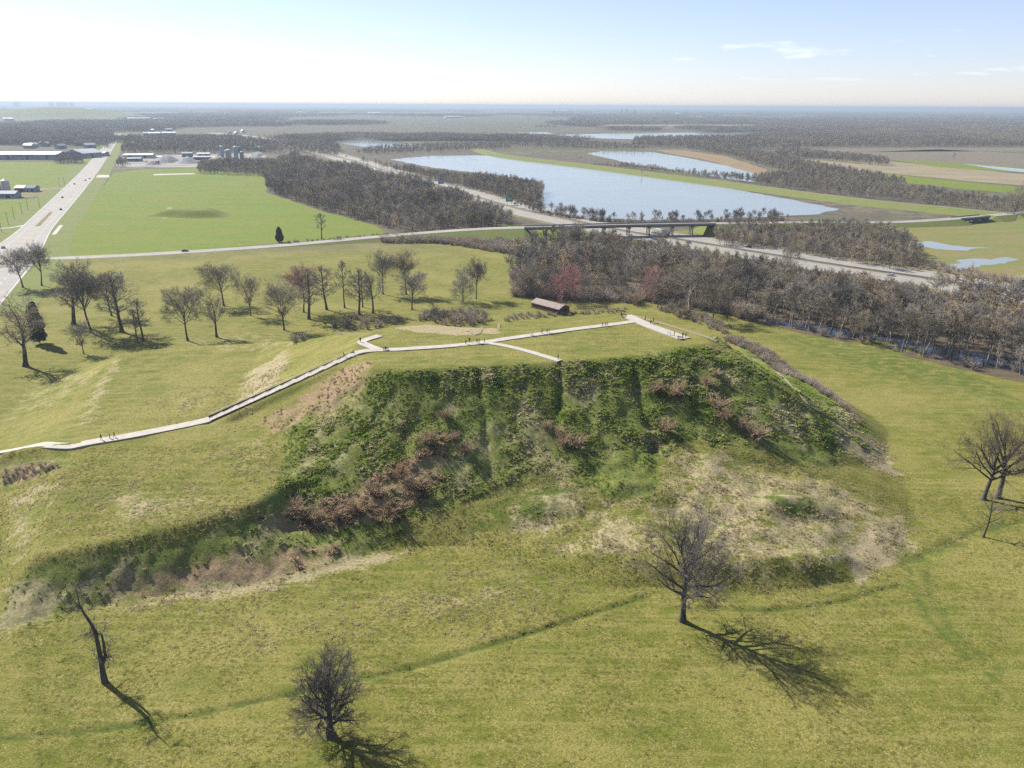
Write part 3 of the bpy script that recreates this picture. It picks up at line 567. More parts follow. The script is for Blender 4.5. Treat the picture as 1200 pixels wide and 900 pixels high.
for k in range(NF):
    x0 = RUN * k / NF; z0 = RISE * k / NF; fl = MB(); ns = 10; fr = RUN / NF * .84
    for i in range(ns): fl.box(x0 + fr * i / ns, x0 + fr, -1.6, 1.6, z0 + RISE / NF * i / ns - (1.2 if i == 0 else 0), z0 + RISE / NF * (i + 1) / ns)
    fl.build('flight', CONCRETE, st); MB().box(x0 + fr + .002, x0 + RUN / NF - .002, -1.6, 1.6, z0 + RISE / NF - 1.4, z0 + RISE / NF - .004).build('landing', CONCRETE, st)
for s in (-1, 1):
    w_ = MB(); zz0 = -1.0; w_.prism([(-.5, -.6), (RUN + .5, RISE - .6), (RUN + .5, RISE + (.16 if s < 0 else .5)), (-.5, .16 if s < 0 else .5)], 'y', s * 1.78 - .15, s * 1.78 + .15); w_.build('side_wall', DARKWALL, st)
    r_ = MB().bar((0, s * 1.5, 1.1), (RUN, s * 1.5, RISE + 1.1), .06)
    for i in range(NF * 2 + 1): r_.bar((RUN * i / 20, s * 1.5, RISE * i / 20 - .3), (RUN * i / 20, s * 1.5, RISE * i / 20 + 1.1), .05)
    r_.build('handrail', RAILM, st)

# ------------------------------------------------------------------ trees
def unit(v): return v / (np.linalg.norm(v) + 1e-9)
def grow(seed, height, cr_, cb, tf, nl, sub, r0=None, lean=(0, 0), wob=.10, s0=.25, elev=(25, 70), ratio=(.42, .62), twig=.014, lf=(.42, .62), ang=(.5, 1.0)):
    """bare tree skeleton: list of (p, q, ra, rb, level)"""
    R = np.random.default_rng(seed); segs = []; r0 = r0 or height * .019; zc = (height + cb) / 2; rz = (height - cb) / 2
    def line(p, d, L, ra, rb, lvl, n, upw, wb):
        pts = [p]; ds = []
        for i in range(n):
            d = unit(d + R.normal(0, wb, 3) + np.array([0, 0, upw])); q = pts[-1] + d * L / n
            segs.append((pts[-1], q, ra + (rb - ra) * i / n, ra + (rb - ra) * (i + 1) / n, lvl)); pts.append(q); ds.append(d)
        return pts, ds
    def kids(pts, ds, L, ra, rb, lvl):
        if lvl >= len(sub): return
        n = max(1, int(round(sub[lvl] * R.uniform(.75, 1.25)))); m = len(ds)
        for k in range(n):
            t = .22 + .76 * (k + R.random()) / n; i = min(int(t * m), m - 1); p = pts[i] + (pts[i + 1] - pts[i]) * (t * m - i); d = ds[i]
            a = R.uniform(*ang); w = unit(np.cross(d, R.normal(0, 1, 3))); nd = unit(d * math.cos(a) + w * math.sin(a)); l2 = L * R.uniform(*ratio) * (1.15 - .45 * t); r2 = max(twig, (ra + (rb - ra) * t) * .55)
            nn = 3 if lvl < len(sub) - 1 else 2; e = max(twig * .6, r2 * .4) if lvl < len(sub) - 1 else twig * .5
            P2, D2 = line(p, nd, l2, r2, e, lvl + 2, nn, .06, wob * 1.5); kids(P2, D2, l2, r2, e, lvl + 1)
        
    TL = height * tf; T, TD = line(np.zeros(3), unit(np.array([lean[0], lean[1], 1.0])), TL, r0, r0 * .45, 0, 7, .03, wob * .45)
    segs[0] = (segs[0][0], segs[0][1], r0 * 1.45, segs[0][3], 0)
    for k in range(nl):
        t = s0 / tf + (1 - s0 / tf) * (k + R.random() * .6) / nl if tf > s0 else R.uniform(.85, 1); t = min(t, .995); i = min(int(t * 7), 6); p = T[i] + (T[i + 1] - T[i]) * (t * 7 - i)
        az = k * 2.4 + R.uniform(-.4, .4); el = math.radians(elev[0] + (elev[1] - elev[0]) * t ** 1.5 + R.uniform(-9, 9)); d = np.array([math.cos(az) * math.cos(el), math.sin(az) * math.cos(el), math.sin(el)])
        o = (p - np.array([0, 0, zc]) - np.array([lean[0], lean[1], 0]) * zc) / np.array([cr_, cr_, rz]); dd = d / np.array([cr_, cr_, rz]); A, B, C = dd @ dd, 2 * o @ dd, o @ o - 1; disc = B * B - 4 * A * C
        L = ((-B + math.sqrt(disc)) / (2 * A) if disc > 0 and C < 0 else cr_ * .6) * R.uniform(.72, .98); L = max(L, height * .08)
        ra = (r0 * (1 - .55 * t)) * R.uniform(*lf); P1, D1 = line(p, d, L, ra, max(twig, ra * .18), 1, 5, .05, wob); kids(P1, D1, L, ra, max(twig, ra * .18), 0)
    P1, D1 = line(T[-1], TD[-1], max(height - TL, height * .12) * .9, r0 * .4, twig, 1, 4, .03, wob); kids(P1, D1, max(height - TL, height * .1), r0 * .4, twig, 0)
    return segs
def tubes(segs, k):
    A = np.array([s[0] for s in segs]); B = np.array([s[1] for s in segs]); ra = np.array([s[2] for s in segs]); rb = np.array([s[3] for s in segs])
    d = B - A; d /= np.linalg.norm(d, axis=1)[:, None] + 1e-9; q = np.where(np.abs(d[:, 2:3]) < .9, np.array([[0, 0, 1.]]), np.array([[1., 0, 0]]))
    u = np.cross(d, q); u /= np.linalg.norm(u, axis=1)[:, None]; v = np.cross(d, u); a = np.arange(k) * 2 * math.pi / k
    ring = u[:, None] * np.cos(a)[None, :, None] + v[:, None] * np.sin(a)[None, :, None]
    V = np.stack([A[:, None] + ring * ra[:, None, None], B[:, None] + ring * rb[:, None, None]], 1).reshape(-1, 3)
    n = len(segs); base = (np.arange(n) * 2 * k)[:, None]; j = np.arange(k)[None]; j2 = (j + 1) % k
    return V, np.stack([base + j, base + j2, base + k + j2, base + k + j], -1).reshape(-1, 4)
def mesh_np(name, V, Fq, mat):
    me = bpy.data.meshes.new(name); me.vertices.add(len(V)); me.vertices.foreach_set('co', V.astype(np.float32).ravel()); n = Fq.shape[1]
    me.loops.add(Fq.size); me.loops.foreach_set('vertex_index', Fq.astype(np.int32).ravel()); me.polygons.add(len(Fq)); me.polygons.foreach_set('loop_start', np.arange(0, Fq.size, n, dtype=np.int32)); me.polygons.foreach_set('loop_total', np.full(len(Fq), n, np.int32))
    me.update(calc_edges=True); me.materials.append(mat); return me
def tree_meshes(name, segs, bark, twigm, kt=7, kc=3):
    V, Fq = tubes([s for s in segs if s[4] <= 1], kt); tm = mesh_np(name + '_trunk', V, Fq, bark); tm.polygons.foreach_set('use_smooth', np.ones(len(Fq), bool))
    V, Fq = tubes([s for s in segs if s[4] > 1], kc); return tm, mesh_np(name + '_crown', V, Fq, twigm)
def put_tree(name, meshes, loc, scale, rz, label, group=None, cat='tree', tilt=(0, 0), mats=None):
    e = empty(name, loc); e.rotation_euler = (tilt[0], tilt[1], rz); e.scale = scale if hasattr(scale, '__len__') else (scale,) * 3; tag(e, label, cat, group)
    for nm, me, k in (('trunk', meshes[0], 0), ('crown', meshes[1], 1)):
        o = bpy.data.objects.new(nm, me); COL.objects.link(o); o.parent = e
        if mats: o.material_slots[0].link = 'OBJECT'; o.material_slots[0].material = mats[k]
    return e
def place(bx, by, topy, sink=.15):
    b = G(bx, by); b[2] = gz(b[0], b[1]) - sink; t = D(bx, topy, b[1]); return b, t[2] - b[2]

# five single trees on the lawns in front of and beside the mound
b, h = place(800, 727, 606); put_tree('bare_tree', tree_meshes('lawn_tree', grow(5, h, 11.0, h * .28, .60, 17, (9, 7, 7), r0=.62, elev=(-4, 62), s0=.24, twig=.019, wob=.15, lf=(.5, .72)), BARK, TWIGD, 9), b, 1, 0, 'dark bare spreading tree standing alone before the straw-covered slope', cat='tree')
b, h = place(387, 862, 770); put_tree('bare_tree', tree_meshes('dense_tree', grow(12, h, 6.4, h * .08, .5, 20, (9, 8, 6), r0=.62, elev=(4, 75), s0=.12, twig=.018), BARK, TWIGD, 9), b, 1, 0, 'densely twigged bare tree with low branches beside the mown line', cat='tree')
# broken snag with a bent top
R = np.random.default_rng(4); b, h = place(123, 800, 690); sg = []; pts = [np.array(p, float) for p in ((0, 0, 0), (.0, 0, 2.2), (.15, 0, 5), (.1, .1, 8), (.1, .1, 10.5), (-.2, 0, 12.2), (-1.0, 0, 14.2), (-1.6, .1, 16), (-1.5, 0, h))]
rr = [.62, .5, .42, .36, .3, .26, .2, .13, .05]
for i in range(8): sg.append((pts[i], pts[i + 1], rr[i], rr[i + 1], 0))
q2 = [np.array(p, float) for p in ((.1, 0, 3.6), (.95, .1, 5.5), (1.05, .2, 8), (1.1, .1, 10.2))]
for i in range(3): sg.append((q2[i], q2[i + 1], [.3, .27, .22][i], [.27, .22, .14][i], 0))
for k in range(30):
    i = R.integers(1, 8); p = pts[i] + (pts[i + 1] - pts[i]) * R.random() if k % 3 else q2[R.integers(1, 4)]; az = R.uniform(0, 6.3); d = np.array([math.cos(az), math.sin(az), R.uniform(-.2, .8)]); L = R.uniform(.8, 2.6)
    p0 = p
    for s in range(3):
        d = unit(d + R.normal(0, .25, 3)); p1 = p0 + d * L / 3; sg.append((p0, p1, .06 - .015 * s, .045 - .015 * s, 2))
        for z in range(5):
            e = unit(d + R.normal(0, .7, 3)); m = p1 + e * R.uniform(.4, 1.1); sg.append((p1, m, .03, .018, 3))
            for y in range(2): sg.append((m, m + unit(e + R.normal(0, .5, 3)) * R.uniform(.3, .7), .02, .012, 3))
        p0 = p1
put_tree('broken_tree', tree_meshes('snag', sg, BARK, TWIGD, 9), b, 1, 0, 'tall broken dead tree with a bent thin top at the slope foot', cat='tree')
b, h = place(1152, 586, 498); put_tree('bare_tree', tree_meshes('edge_tree', grow(21, h, 11.5, h * .24, .45, 13, (7, 6, 5), r0=.62, elev=(-2, 62), s0=.26, lean=(.10, 0), twig=.017, lf=(.5, .75)), BARK, TWIGD, 8), b, 1, 0, 'bare vase-shaped tree leaning beside a thicker forked one', cat='tree')
b, h = place(1168, 584, 484); put_tree('bare_tree', tree_meshes('edge_forked_tree', grow(27, h, 12.5, h * .26, .48, 13, (7, 6, 5), r0=.72, elev=(-2, 64), s0=.26, lean=(.16, .05), twig=.017, lf=(.5, .75)), BARK, TWIGD, 8), b, 1, 0, 'taller bare forked tree right behind the leaning vase-shaped one', cat='tree')
b, h = place(1152, 629, 575); put_tree('bare_sapling', tree_meshes('edge_sapling', grow(31, h, 4.2, h * .22, .7, 14, (5, 5), r0=.24, elev=(5, 50), s0=.3, lean=(.22, 0), twig=.02), BARK, TWIG, 8), b, 1, 0, 'small crooked pale-twigged sapling in front of two larger bare trees', cat='tree')

# kinds of park tree, each built once at 10 m
kinds = {
 'round': tree_meshes('round', grow(41, 10, 4.1, 2.6, .55, 14, (8, 7, 5), elev=(12, 72), s0=.3, twig=.017), BARK, TWIG),
 'round2': tree_meshes('round_b', grow(42, 10, 3.8, 3.2, .5, 13, (8, 7, 5), elev=(18, 75), s0=.33, twig=.017), BARK, TWIG),
 'vase': tree_meshes('vase', grow(43, 10, 4.4, 2.4, .34, 11, (8, 7, 5), elev=(38, 72), s0=.2, twig=.017), BARK, TWIG),
 'tall': tree_meshes('tall', grow(44, 10, 2.4, 2.2, .85, 17, (7, 6, 4), r0=.19, elev=(22, 60), s0=.25, twig=.016), BARK, TWIG),
 'slim': tree_meshes('slim', grow(45, 10, 1.7, 3.6, .9, 14, (6, 5, 4), r0=.15, elev=(25, 60), s0=.35, twig=.016), BARK, TWIG),
 'ragged': tree_meshes('ragged', grow(46, 10, 3.4, 3, .6, 9, (8, 6, 5), r0=.28, elev=(10, 65), s0=.3, twig=.018, wob=.2), BARK, TWIG),
 'bushy': tree_meshes('bushy', grow(47, 10, 5.2, .8, .35, 18, (8, 6, 4), elev=(10, 75), s0=.08, twig=.02), BARK, TWIG),
}
GP = 'bare park trees behind the mound'
park = [  # base px, base py, top py, kind, width factor, tilt, colour, label
 (27,337,290,'round',1.1,(0,0),0,'bare rounded tree at the main road corner, next to the footway'),
 (49,335,288,'round2',1.0,(0,.03),0,'bare rounded tree just inside the road corner, second from the footway'),
 (86,380,314,'ragged',1.35,(0,-.16),0,'massive leaning bare tree with a long low side limb'),
 (107,390,313,'round2',1.0,(0,0),0,'large bare tree beside the massive leaning one'),
 (131,370,320,'round',1.0,(0,-.05),0,'bare tree half hidden between two larger trunks'),
 (143,389,317,'tall',1.5,(0,0),0,'tall thick-trunked bare tree by the slope track'),
 (168,400,350,'slim',1.6,(0,0),0,'thin pale bare tree beside the thick-trunked one'),
 (162,402,362,'slim',1.5,(0,-.05),0,'smallest thin bare tree at the slope edge in a close pair'),
 (220,399,335,'round',1.0,(0,-.03),0,'bare broad-crowned tree with drooping low twigs at the terrace edge'),
 (254,395,345,'ragged',1.0,(0,-.06),0,'bare tree with upright forked limbs beside the broad-crowned one'),
 (262,358,308,'round',1.15,(0,0),0,'bare fan-crowned tree casting a long branching shadow'),
 (294,370,321,'vase',.8,(0,0),0,'slight bare tree next to the fan-crowned tree'),
 (98,414,377,'vase',1.0,(0,-.04),0,'small bare tree standing in front of the massive leaning one'),
 (30,429,352,'ragged',1.3,(0,-.14),0,'crooked bare tree with a heavy limb leaning beside the cedar'),
 (333,387,330,'vase',1.05,(0,0),0,'low forked vase-shaped bare tree on the lawn behind the terrace'),
 (362,374,313,'tall',1.5,(0,-.03),0,'tall bare tree with grey twigs beside the vase-shaped one'),
 (356,366,314,'round2',1.0,(0,0),1,'bare tree with reddish buds in the grove'),
 (383,363,310,'tall',1.35,(0,0),0,GP), (404,361,305,'slim',1.0,(0,0),0,'tallest slender bare tree of the grove'),
 (421,369,314,'tall',1.3,(0,0),0,GP), (425,360,322,'slim',1.3,(0,0),0,GP), (437,367,318,'ragged',.9,(0,-.03),0,'bare tree forking low at the grove edge'),
 (449,345,297,'round2',.9,(0,0),0,GP), (483,363,318,'round',1.0,(0,0),0,'bare round-headed tree with mauve twigs in front of a taller one'), (476,345,296,'round2',.95,(0,0),0,'taller bare tree behind the round-headed one'),
 (543,354,315,'bushy',.85,(0,0),0,'dense bushy bare tree growing out of the thicket'), (558,350,306,'round2',.85,(0,0),0,'thin bare tree beside the dense bushy one'),
 (619,346,303,'bushy',.75,(0,0),2,'bare tree with yellowish limbs at the wood corner'), (663,354,311,'bushy',1.0,(0,0),1,'red-budded tree behind the rusty shed'),
 (764,353,315,'bushy',.75,(0,0),1,'red-budded tree in front of the wood behind the path end'), (771,361,322,'round',1.0,(0,0),0,'bare tree standing before the second red-budded tree'),
 (808,362,304,'ragged',1.2,(0,.03),2,'pale-limbed bare tree at the wood edge'), (835,378,330,'round',1.0,(0,0),0,'bare tree on the lawn beyond the north slope'),
 (852,372,328,'round2',1.0,(0,0),0,'bare tree on the lawn behind the one beyond the north slope'),
 (377,280,250,'slim',1.5,(0,0),0,'lone bare tree on the field verge of the side road'), (1187,256,217,'bushy',.75,(0,0),0,'broad dark bare tree beside the road beyond the ditch bridge'),
 (925,316,278,'bushy',.7,(0,0),2,'pale bare tree beside the interstate'), (772,300,268,'ragged',1.0,(0,0),0,'bare tree rising before the road bridge'), (676,296,262,'round2',.9,(0,0),0,'bare tree between wood and road bridge'),
]
for n_, (bx, by, ty, kd, wf, tilt, colr, lab) in enumerate(park):
    b, h = place(bx, by, ty); s = h / 10.2; grp = None
    if lab == GP: lab, grp = 'tall grey bare tree among the grove behind the mound', 'grove trees behind the mound'
    put_tree('bare_tree', kinds[kd], b, (s * wf, s * wf, s), n_ * 1.7, lab, grp, tilt=tilt, mats=[None, (BARK, TWIGR), (BARKP, TWIGP)][colr])
# cedars
def cedar(name, h, w, seed):
    R = np.random.default_rng(seed); n = 9500; z = .08 + .92 * R.random(n) ** .9; az = R.uniform(0, 6.283, n); lump = .78 + .22 * np.sin(az * 3 + z * 9) * np.sin(z * 23 + az)
    rad = w * np.minimum(np.sqrt(np.maximum(1.02 - z, 0)) * 1.25, np.minimum(1, .5 + z * 3)) * lump * R.random(n) ** .35; c = np.stack([rad * np.cos(az), rad * np.sin(az), z * h], 1); a = R.normal(0, 1, (n, 3)); a /= np.linalg.norm(a, axis=1)[:, None]; b = np.cross(a, R.normal(0, 1, (n, 3))); b /= np.linalg.norm(b, axis=1)[:, None]
    s = .34; V = np.stack([c - a * s, c + b * s * .5, c + a * s, c - b * s * .5], 1).reshape(-1, 3); Fq = np.arange(4 * n).reshape(-1, 4); cm = mesh_np(name + '_crown', V, Fq, CEDAR)
    V, Fq = tubes([(np.zeros(3), np.array([.1, 0, h * .4]), .22, .16, 0), (np.array([.1, 0, h * .4]), np.array([0, 0, h * .93]), .16, .03, 0)], 7); return mesh_np(name + '_trunk', V, Fq, BARK), cm
b, h = place(47, 403, 354); put_tree('cedar_tree', cedar('cedar', h, 3.7, 3), b, 1, 0, 'dark green cedar with a full crown among bare trees', cat='tree')
b, h = place(328, 284, 266); put_tree('cedar_tree', cedar('small_cedar', h, 3.4, 9), b, 1, 1, 'dark green conical cedar alone on the side road verge', cat='tree')

# woodland trees: six kinds; nearest 260 stand singly, the rest is one mass each
wood = [tree_meshes('wood%d' % i, grow(60 + i, 10, [2.8, 3.4, 2.3, 3.6, 2.0, 3.0][i], [4.0, 3.4, 4.6, 2.6, 4.2, 3.6][i], [.72, .58, .85, .5, .9, .62][i], 11, (6, 5, 4), r0=.17, elev=(20, 72), s0=[.36, .3, .42, .22, .38, .32][i], twig=.028, wob=.15), WOODB, WOODT, 5) for i in range(6)]
def low_tree(i):
    sg = grow(80 + i, 10, [2.7, 3.1, 2.3, 3.3][i], [2.4, 1.8, 3, 1.6][i], [.75, .55, .85, .5][i], 10, (5, 4), r0=.2, elev=(20, 72), s0=.28, twig=.06, wob=.15); V, Fq = tubes(sg, 3); return mesh_np('far_tree%d' % i, V, Fq, WOODT)
low = [low_tree(i) for i in range(4)]
low_px = [(1117, 187, 'round bare tree alone in the flat field beyond the levee'), (1020, 233, 'bare tree on the far side of the levee track'), (752, 206, 'dark bare snag on the levee slope above the lake'), (930, 187, 'bare tree at the tip of the field wood')]
LOW = []
for me, (x, y, lab) in zip(low, low_px):
    o = bpy.data.objects.new('bare_tree', me); COL.objects.link(o); q = P(x, y); o.location = (q[0], q[1], 0 if y != 206 else .5); o.scale = (1.5, 1.5, 1.3) if x == 1117 else (1, 1, 1); tag(o, lab, 'tree'); LOW.append(o)

def scatter(poly, spacing, seed, jit=.45, dens=1.0):
    poly = np.asarray(poly, float); R = np.random.default_rng(seed); x0, y0 = poly.min(0)[:2]; x1, y1 = poly.max(0)[:2]
    X, Y = np.meshgrid(np.arange(x0, x1, spacing), np.arange(y0, y1, spacing), indexing='ij'); X = X.ravel() + R.uniform(-jit, jit, X.size) * spacing; Y = Y.ravel() + R.uniform(-jit, jit, Y.size) * spacing
    k = inside(poly, X, Y) & (R.random(X.size) < dens); return np.stack([X[k], Y[k]], 1)
def gn_scatter(name, pts, scl, sources, seed, label, cat):
    R = np.random.default_rng(seed); n = len(pts); me = bpy.data.meshes.new(name); me.vertices.add(n); me.vertices.foreach_set('co', np.asarray(pts, np.float32).ravel())
    for k, t, v in (('scl', 'FLOAT', scl), ('rz', 'FLOAT', R.uniform(0, 6.283, n)), ('pick', 'INT', R.integers(0, len(sources), n))):
        a = me.attributes.new(k, t, 'POINT'); a.data.foreach_set('value', np.asarray(v, np.float32 if t == 'FLOAT' else np.int32))
    o = bpy.data.objects.new(name, me); COL.objects.link(o); ng = bpy.data.node_groups.new(name, 'GeometryNodeTree'); ng.interface.new_socket('Geometry', in_out='INPUT', socket_type='NodeSocketGeometry'); ng.interface.new_socket('Geometry', in_out='OUTPUT', socket_type='NodeSocketGeometry')
    N, L = ng.nodes, ng.links; gi, go = N.new('NodeGroupInput'), N.new('NodeGroupOutput'); ip = N.new('GeometryNodeInstanceOnPoints'); j = N.new('GeometryNodeJoinGeometry')
    for s in sources:
        oi = N.new('GeometryNodeObjectInfo'); oi.inputs['Object'].default_value = s; oi.inputs['As Instance'].default_value = True; oi.transform_space = 'ORIGINAL'; L.new(oi.outputs['Geometry'], j.inputs[0])
    def named(k, t): q = N.new('GeometryNodeInputNamedAttribute'); q.data_type = t; q.inputs[0].default_value = k; return q.outputs[0]
    cxyz = N.new('ShaderNodeCombineXYZ'); L.new(named('rz', 'FLOAT'), cxyz.inputs[2]); L.new(gi.outputs[0], ip.inputs['Points']); L.new(j.outputs[0], ip.inputs['Instance']); ip.inputs['Pick Instance'].default_value = True
    L.new(named('pick', 'INT'), ip.inputs['Instance Index']); L.new(cxyz.outputs[0], ip.inputs['Rotation']); L.new(named('scl', 'FLOAT'), ip.inputs['Scale']); L.new(ip.outputs[0], go.inputs[0])
    md = o.modifiers.new('scatter', 'NODES'); md.node_group = ng; return stuff(o, label, cat)

# the wood along the interstate: single trees in front
pc = scatter(PP(FLOORS['C']), 6.4, 1); pc = pc[noise2(pc[:, 0], pc[:, 1], 22, 71, 2) > .33]; near = np.argsort(np.hypot(pc[:, 0], pc[:, 1])); R = np.random.default_rng(2)
# the front rows show largest: rank by how far the point is inside the camera-side edge
front = densify([np.append(P(x, y)[:2], 0) for x, y in [(600,347),(680,352),(760,353),(830,363),(880,376),(960,392),(1050,412),(1120,428),(1215,448)]], 3)[:, :2]
dfr = np.array([np.min(np.hypot(front[:, 0] - p[0], front[:, 1] - p[1])) for p in pc]); order = np.argsort(dfr); SOURCES = []
for n_, k in enumerate(order[:240]):
    p = pc[k]; h = R.uniform(12.5, 19) if p[0] > 60 else R.uniform(8, 13); h *= .62 + .76 * float(noise2(p[0], p[1], 25, 62, 2)); i = int(R.integers(0, 6)); s = h / 10; q = R.random()
    put_tree('woodland_tree', wood[i], (p[0], p[1], 0), (s * R.uniform(.8, 1.05), s * R.uniform(.8, 1.05), s), R.uniform(0, 6.28), *(lambda adj: ('pale-limbed %s bare tree inside the wood by the interstate' % adj, 'pale %s trees of the wood' % adj) if q > .965 else ('%s bare tree at the flooded edge of the wood' % adj, '%s trees at the flooded wood edge' % adj) if p[0] > 95 else ('%s bare tree of the wood behind the rusty shed' % adj, '%s trees of the wood behind the shed' % adj) if p[0] < 45 else ('%s bare tree of the wood edge between shed side and flood water' % adj, '%s front trees of the wood by the interstate' % adj))(('tall ' if h > 15 else '') + ('open-crowned', 'broad-crowned', 'narrow upright', 'low-branched spreading', 'slender straight', 'round-headed')[i]), mats=(BARKP, TWIGP) if q > .965 else None)
rest = pc[order[240:]]; LOWS = LOW; ip = inter[:, :2]; iang = np.arctan2(ip[:, 0], ip[:, 1]); irad = np.hypot(ip[:, 0], ip[:, 1])
def clear_height(p):                                   # trees grow lower towards the mown interstate verge
    a, q = math.atan2(p[0], p[1]), math.hypot(p[0], p[1]); near_ = np.argsort(abs(iang - a))[:2]; d = irad[near_].mean() - 24
    return max(2.2, 97 * (1 - q / d)) if a < .50 else 99
rh = np.array([min(R.uniform(9, 18) * (.75 + .5 * float(noise2(q[0], q[1], 35, 61, 2))), clear_height(q) * R.uniform(.9, 1.4)) for q in rest]) / 10.5
gn_scatter('wood', np.column_stack([rest, np.zeros(len(rest))]), rh, LOWS, 3, 'bare brown wood filling the ground between lawn and interstate', 'wood')
for k, lab, sp, sc in (('A', 'bare wood between the green field and the interstate', 6.5, (1.1, 1.65)), ('A2', 'narrow belt of bare trees behind the green field', 7, (.9, 1.3)), ('B', 'bare wood on the point between interstate and lake', 6.5, (1.0, 1.5)), ('Dw', 'bare scrub wood between side road and interstate', 4.5, (.6, 1.15))):
    p = scatter(PP(FLOORS[k]), sp, hash(k) % 97 if False else ord(k[0]) + len(k)); R = np.random.default_rng(ord(k[0])); gn_scatter('wood', np.column_stack([p, np.zeros(len(p))]), R.uniform(*sc, len(p)) * (.6 + .8 * noise2(p[:, 0], p[:, 1], 45, 63, 3)), LOWS, ord(k[0]), lab, 'wood')
# single trees on the lake shore by the bridge
R = np.random.default_rng(15); shore = catmull([P(615, 244), P(640, 251), P(700, 259.5), P(760, 261), P(850, 260), P(920, 258.5)], 5)
for n_ in range(150):
    p = shore[int(R.integers(0, len(shore)))] + np.append(R.normal(0, 3.5, 2), 0); s = R.uniform(.4, 1.2); i = (1, 3, 5, 0)[int(R.integers(0, 4))]
    put_tree('shore_tree', wood[i], (p[0], p[1], 0), (s * .85, s * .85, s), R.uniform(0, 6.28), 'thin bare tree on the lake shore behind the road bridge', 'thin trees along the lake shore')
# woods beyond the levee and out to the skyline
strips = [([(700,194),(760,199),(850,211),(930,223),(1000,231),(1090,240),(1200,250),(1200,243),(1090,226),(1000,214),(930,206),(905,206),(880,211),(800,204)], 6, (.6, 1.1), 'bare trees and scrub along the far side of the levee'),
          ([(800,174),(850,182),(930,205),(1060,222),(1060,217),(960,197),(880,180),(830,171)], 8, (.9, 1.4), 'grey wood between pond and tan field'), ([(905,183),(1000,192),(1040,195),(1040,190),(990,184),(920,177)], 8, (.9, 1.3), 'wood spur reaching into the tan field'),
          ([(740,172),(800,174),(860,176),(960,174),(1260,172),(1260,163),(1000,161),(860,162),(745,164)], 11, (1.0, 1.6), 'long grey wood across the flats'), ([(590,172),(680,176),(760,176),(740,171),(640,164),(590,165)], 12, (.7, 1.1), 'marsh wood beyond the lake'),
          ([(440,182),(560,177),(600,175),(590,168),(500,171),(440,174),(415,180)], 11, (.7, 1.1), 'wood at the head of the lake'), ([(340,178),(395,186),(400,176),(390,166),(340,166)], 12, (1, 1.5), 'wood north of the interstate bend'),
          ([(142,181),(330,180),(345,172),(270,162),(150,163)], 11, (1.1, 1.6), 'wood behind the gravel works'), ([(-40,170),(128,174),(134,160),(-40,154)], 11, (1.0, 1.6), 'wood behind the long warehouse'), ([(138,196),(150,196),(150,191),(140,190)], 7, (.8, 1.1), 'clump of bare trees at the yard corner'),
          ([(64,192.5),(98,192.5),(98,189),(64,189)], 7, (1.0, 1.3), 'clump of bare trees before the grey gabled shed')]
for n_, (pl, sp, sc, lab) in enumerate(strips):
    p = scatter(PP(pl), sp, 100 + n_); R = np.random.default_rng(n_); gn_scatter('wood', np.column_stack([p, np.zeros(len(p))]), R.uniform(*sc, len(p)), LOWS, 200 + n_, lab, 'wood')
V = []; Fq = []; R = np.random.default_rng(77); off = 0                              # a far patch of wood, repeated in the distance
for k in range(70):
    me = low[k % 4]; s = R.uniform(1.0, 1.6); co = np.empty(len(me.vertices) * 3, np.float32); me.vertices.foreach_get('co', co); co = co.reshape(-1, 3)
    if k < 4 or True:
        fi = np.empty(len(me.polygons) * 4, np.int32); me.polygons.foreach_get('vertices', fi) if False else me.loops.foreach_get('vertex_index', fi); fi = fi.reshape(-1, 4); keep = R.random(len(fi) // 3) < .22; kk = np.repeat(keep, 3); fi = fi[:len(kk)][kk]
    a = R.uniform(0, 6.28); c, d = math.cos(a), math.sin(a); w = co * s; w = np.stack([(w[:, 0] * c - w[:, 1] * d) * 1.3 + R.uniform(-50, 50), (w[:, 0] * d + w[:, 1] * c) * 1.3 + R.uniform(-50, 50), w[:, 2]], 1); V.append(w); Fq.append(fi + off); off += len(w)
pm = mesh_np('far_wood', np.concatenate(V), np.concatenate(Fq), WOODT); far0 = bpy.data.objects.new('far_wood', pm); COL.objects.link(far0); q = P(640, 150); far0.location = (q[0], q[1], 0); stuff(far0, 'single patch of grey wood far across the flats', 'wood')
R = np.random.default_rng(8); n = 36000; dist = 2300 * (26000 / 2300) ** R.random(n); ang = R.uniform(-.72, .72, n); fxp, fyp = dist * np.sin(ang), dist * np.cos(ang); m = noise2(fxp, fyp * .6, 900, 9, 4) > .46
blocked = np.zeros(n, bool)
for pl in ([(645,159),(720,157),(1010,153),(1075,155),(900,160),(750,165),(660,162)], [(396,170),(402,163),(425,161),(470,166),(500,173),(440,175)], [(700,146),(900,146),(900,151),(700,152)], [(0,135),(130,137),(130,141),(0,143)], [(1160,147),(1300,147),(1300,151),(1180,151)], [(560,157),(640,155),(650,157),(600,159)],
           [(930,162),(1260,172),(1260,180),(930,180)], [(136,190),(330,190),(330,178),(136,180)], [(128,162),(128,150),(150,150),(150,162)], [(240,153),(300,158),(370,172),(340,172),(280,162),(240,158)], [(60,186),(100,186),(100,178),(60,178)]): blocked |= inside(PP(pl), fxp, fyp)
ok = m & ~blocked; gn_scatter('far_woods', np.column_stack([fxp[ok], fyp[ok], np.zeros(ok.sum())]), R.uniform(.8, 1.3, ok.sum()), [far0], 9, 'grey-brown woods stretching across the plain to the skyline', 'woods')

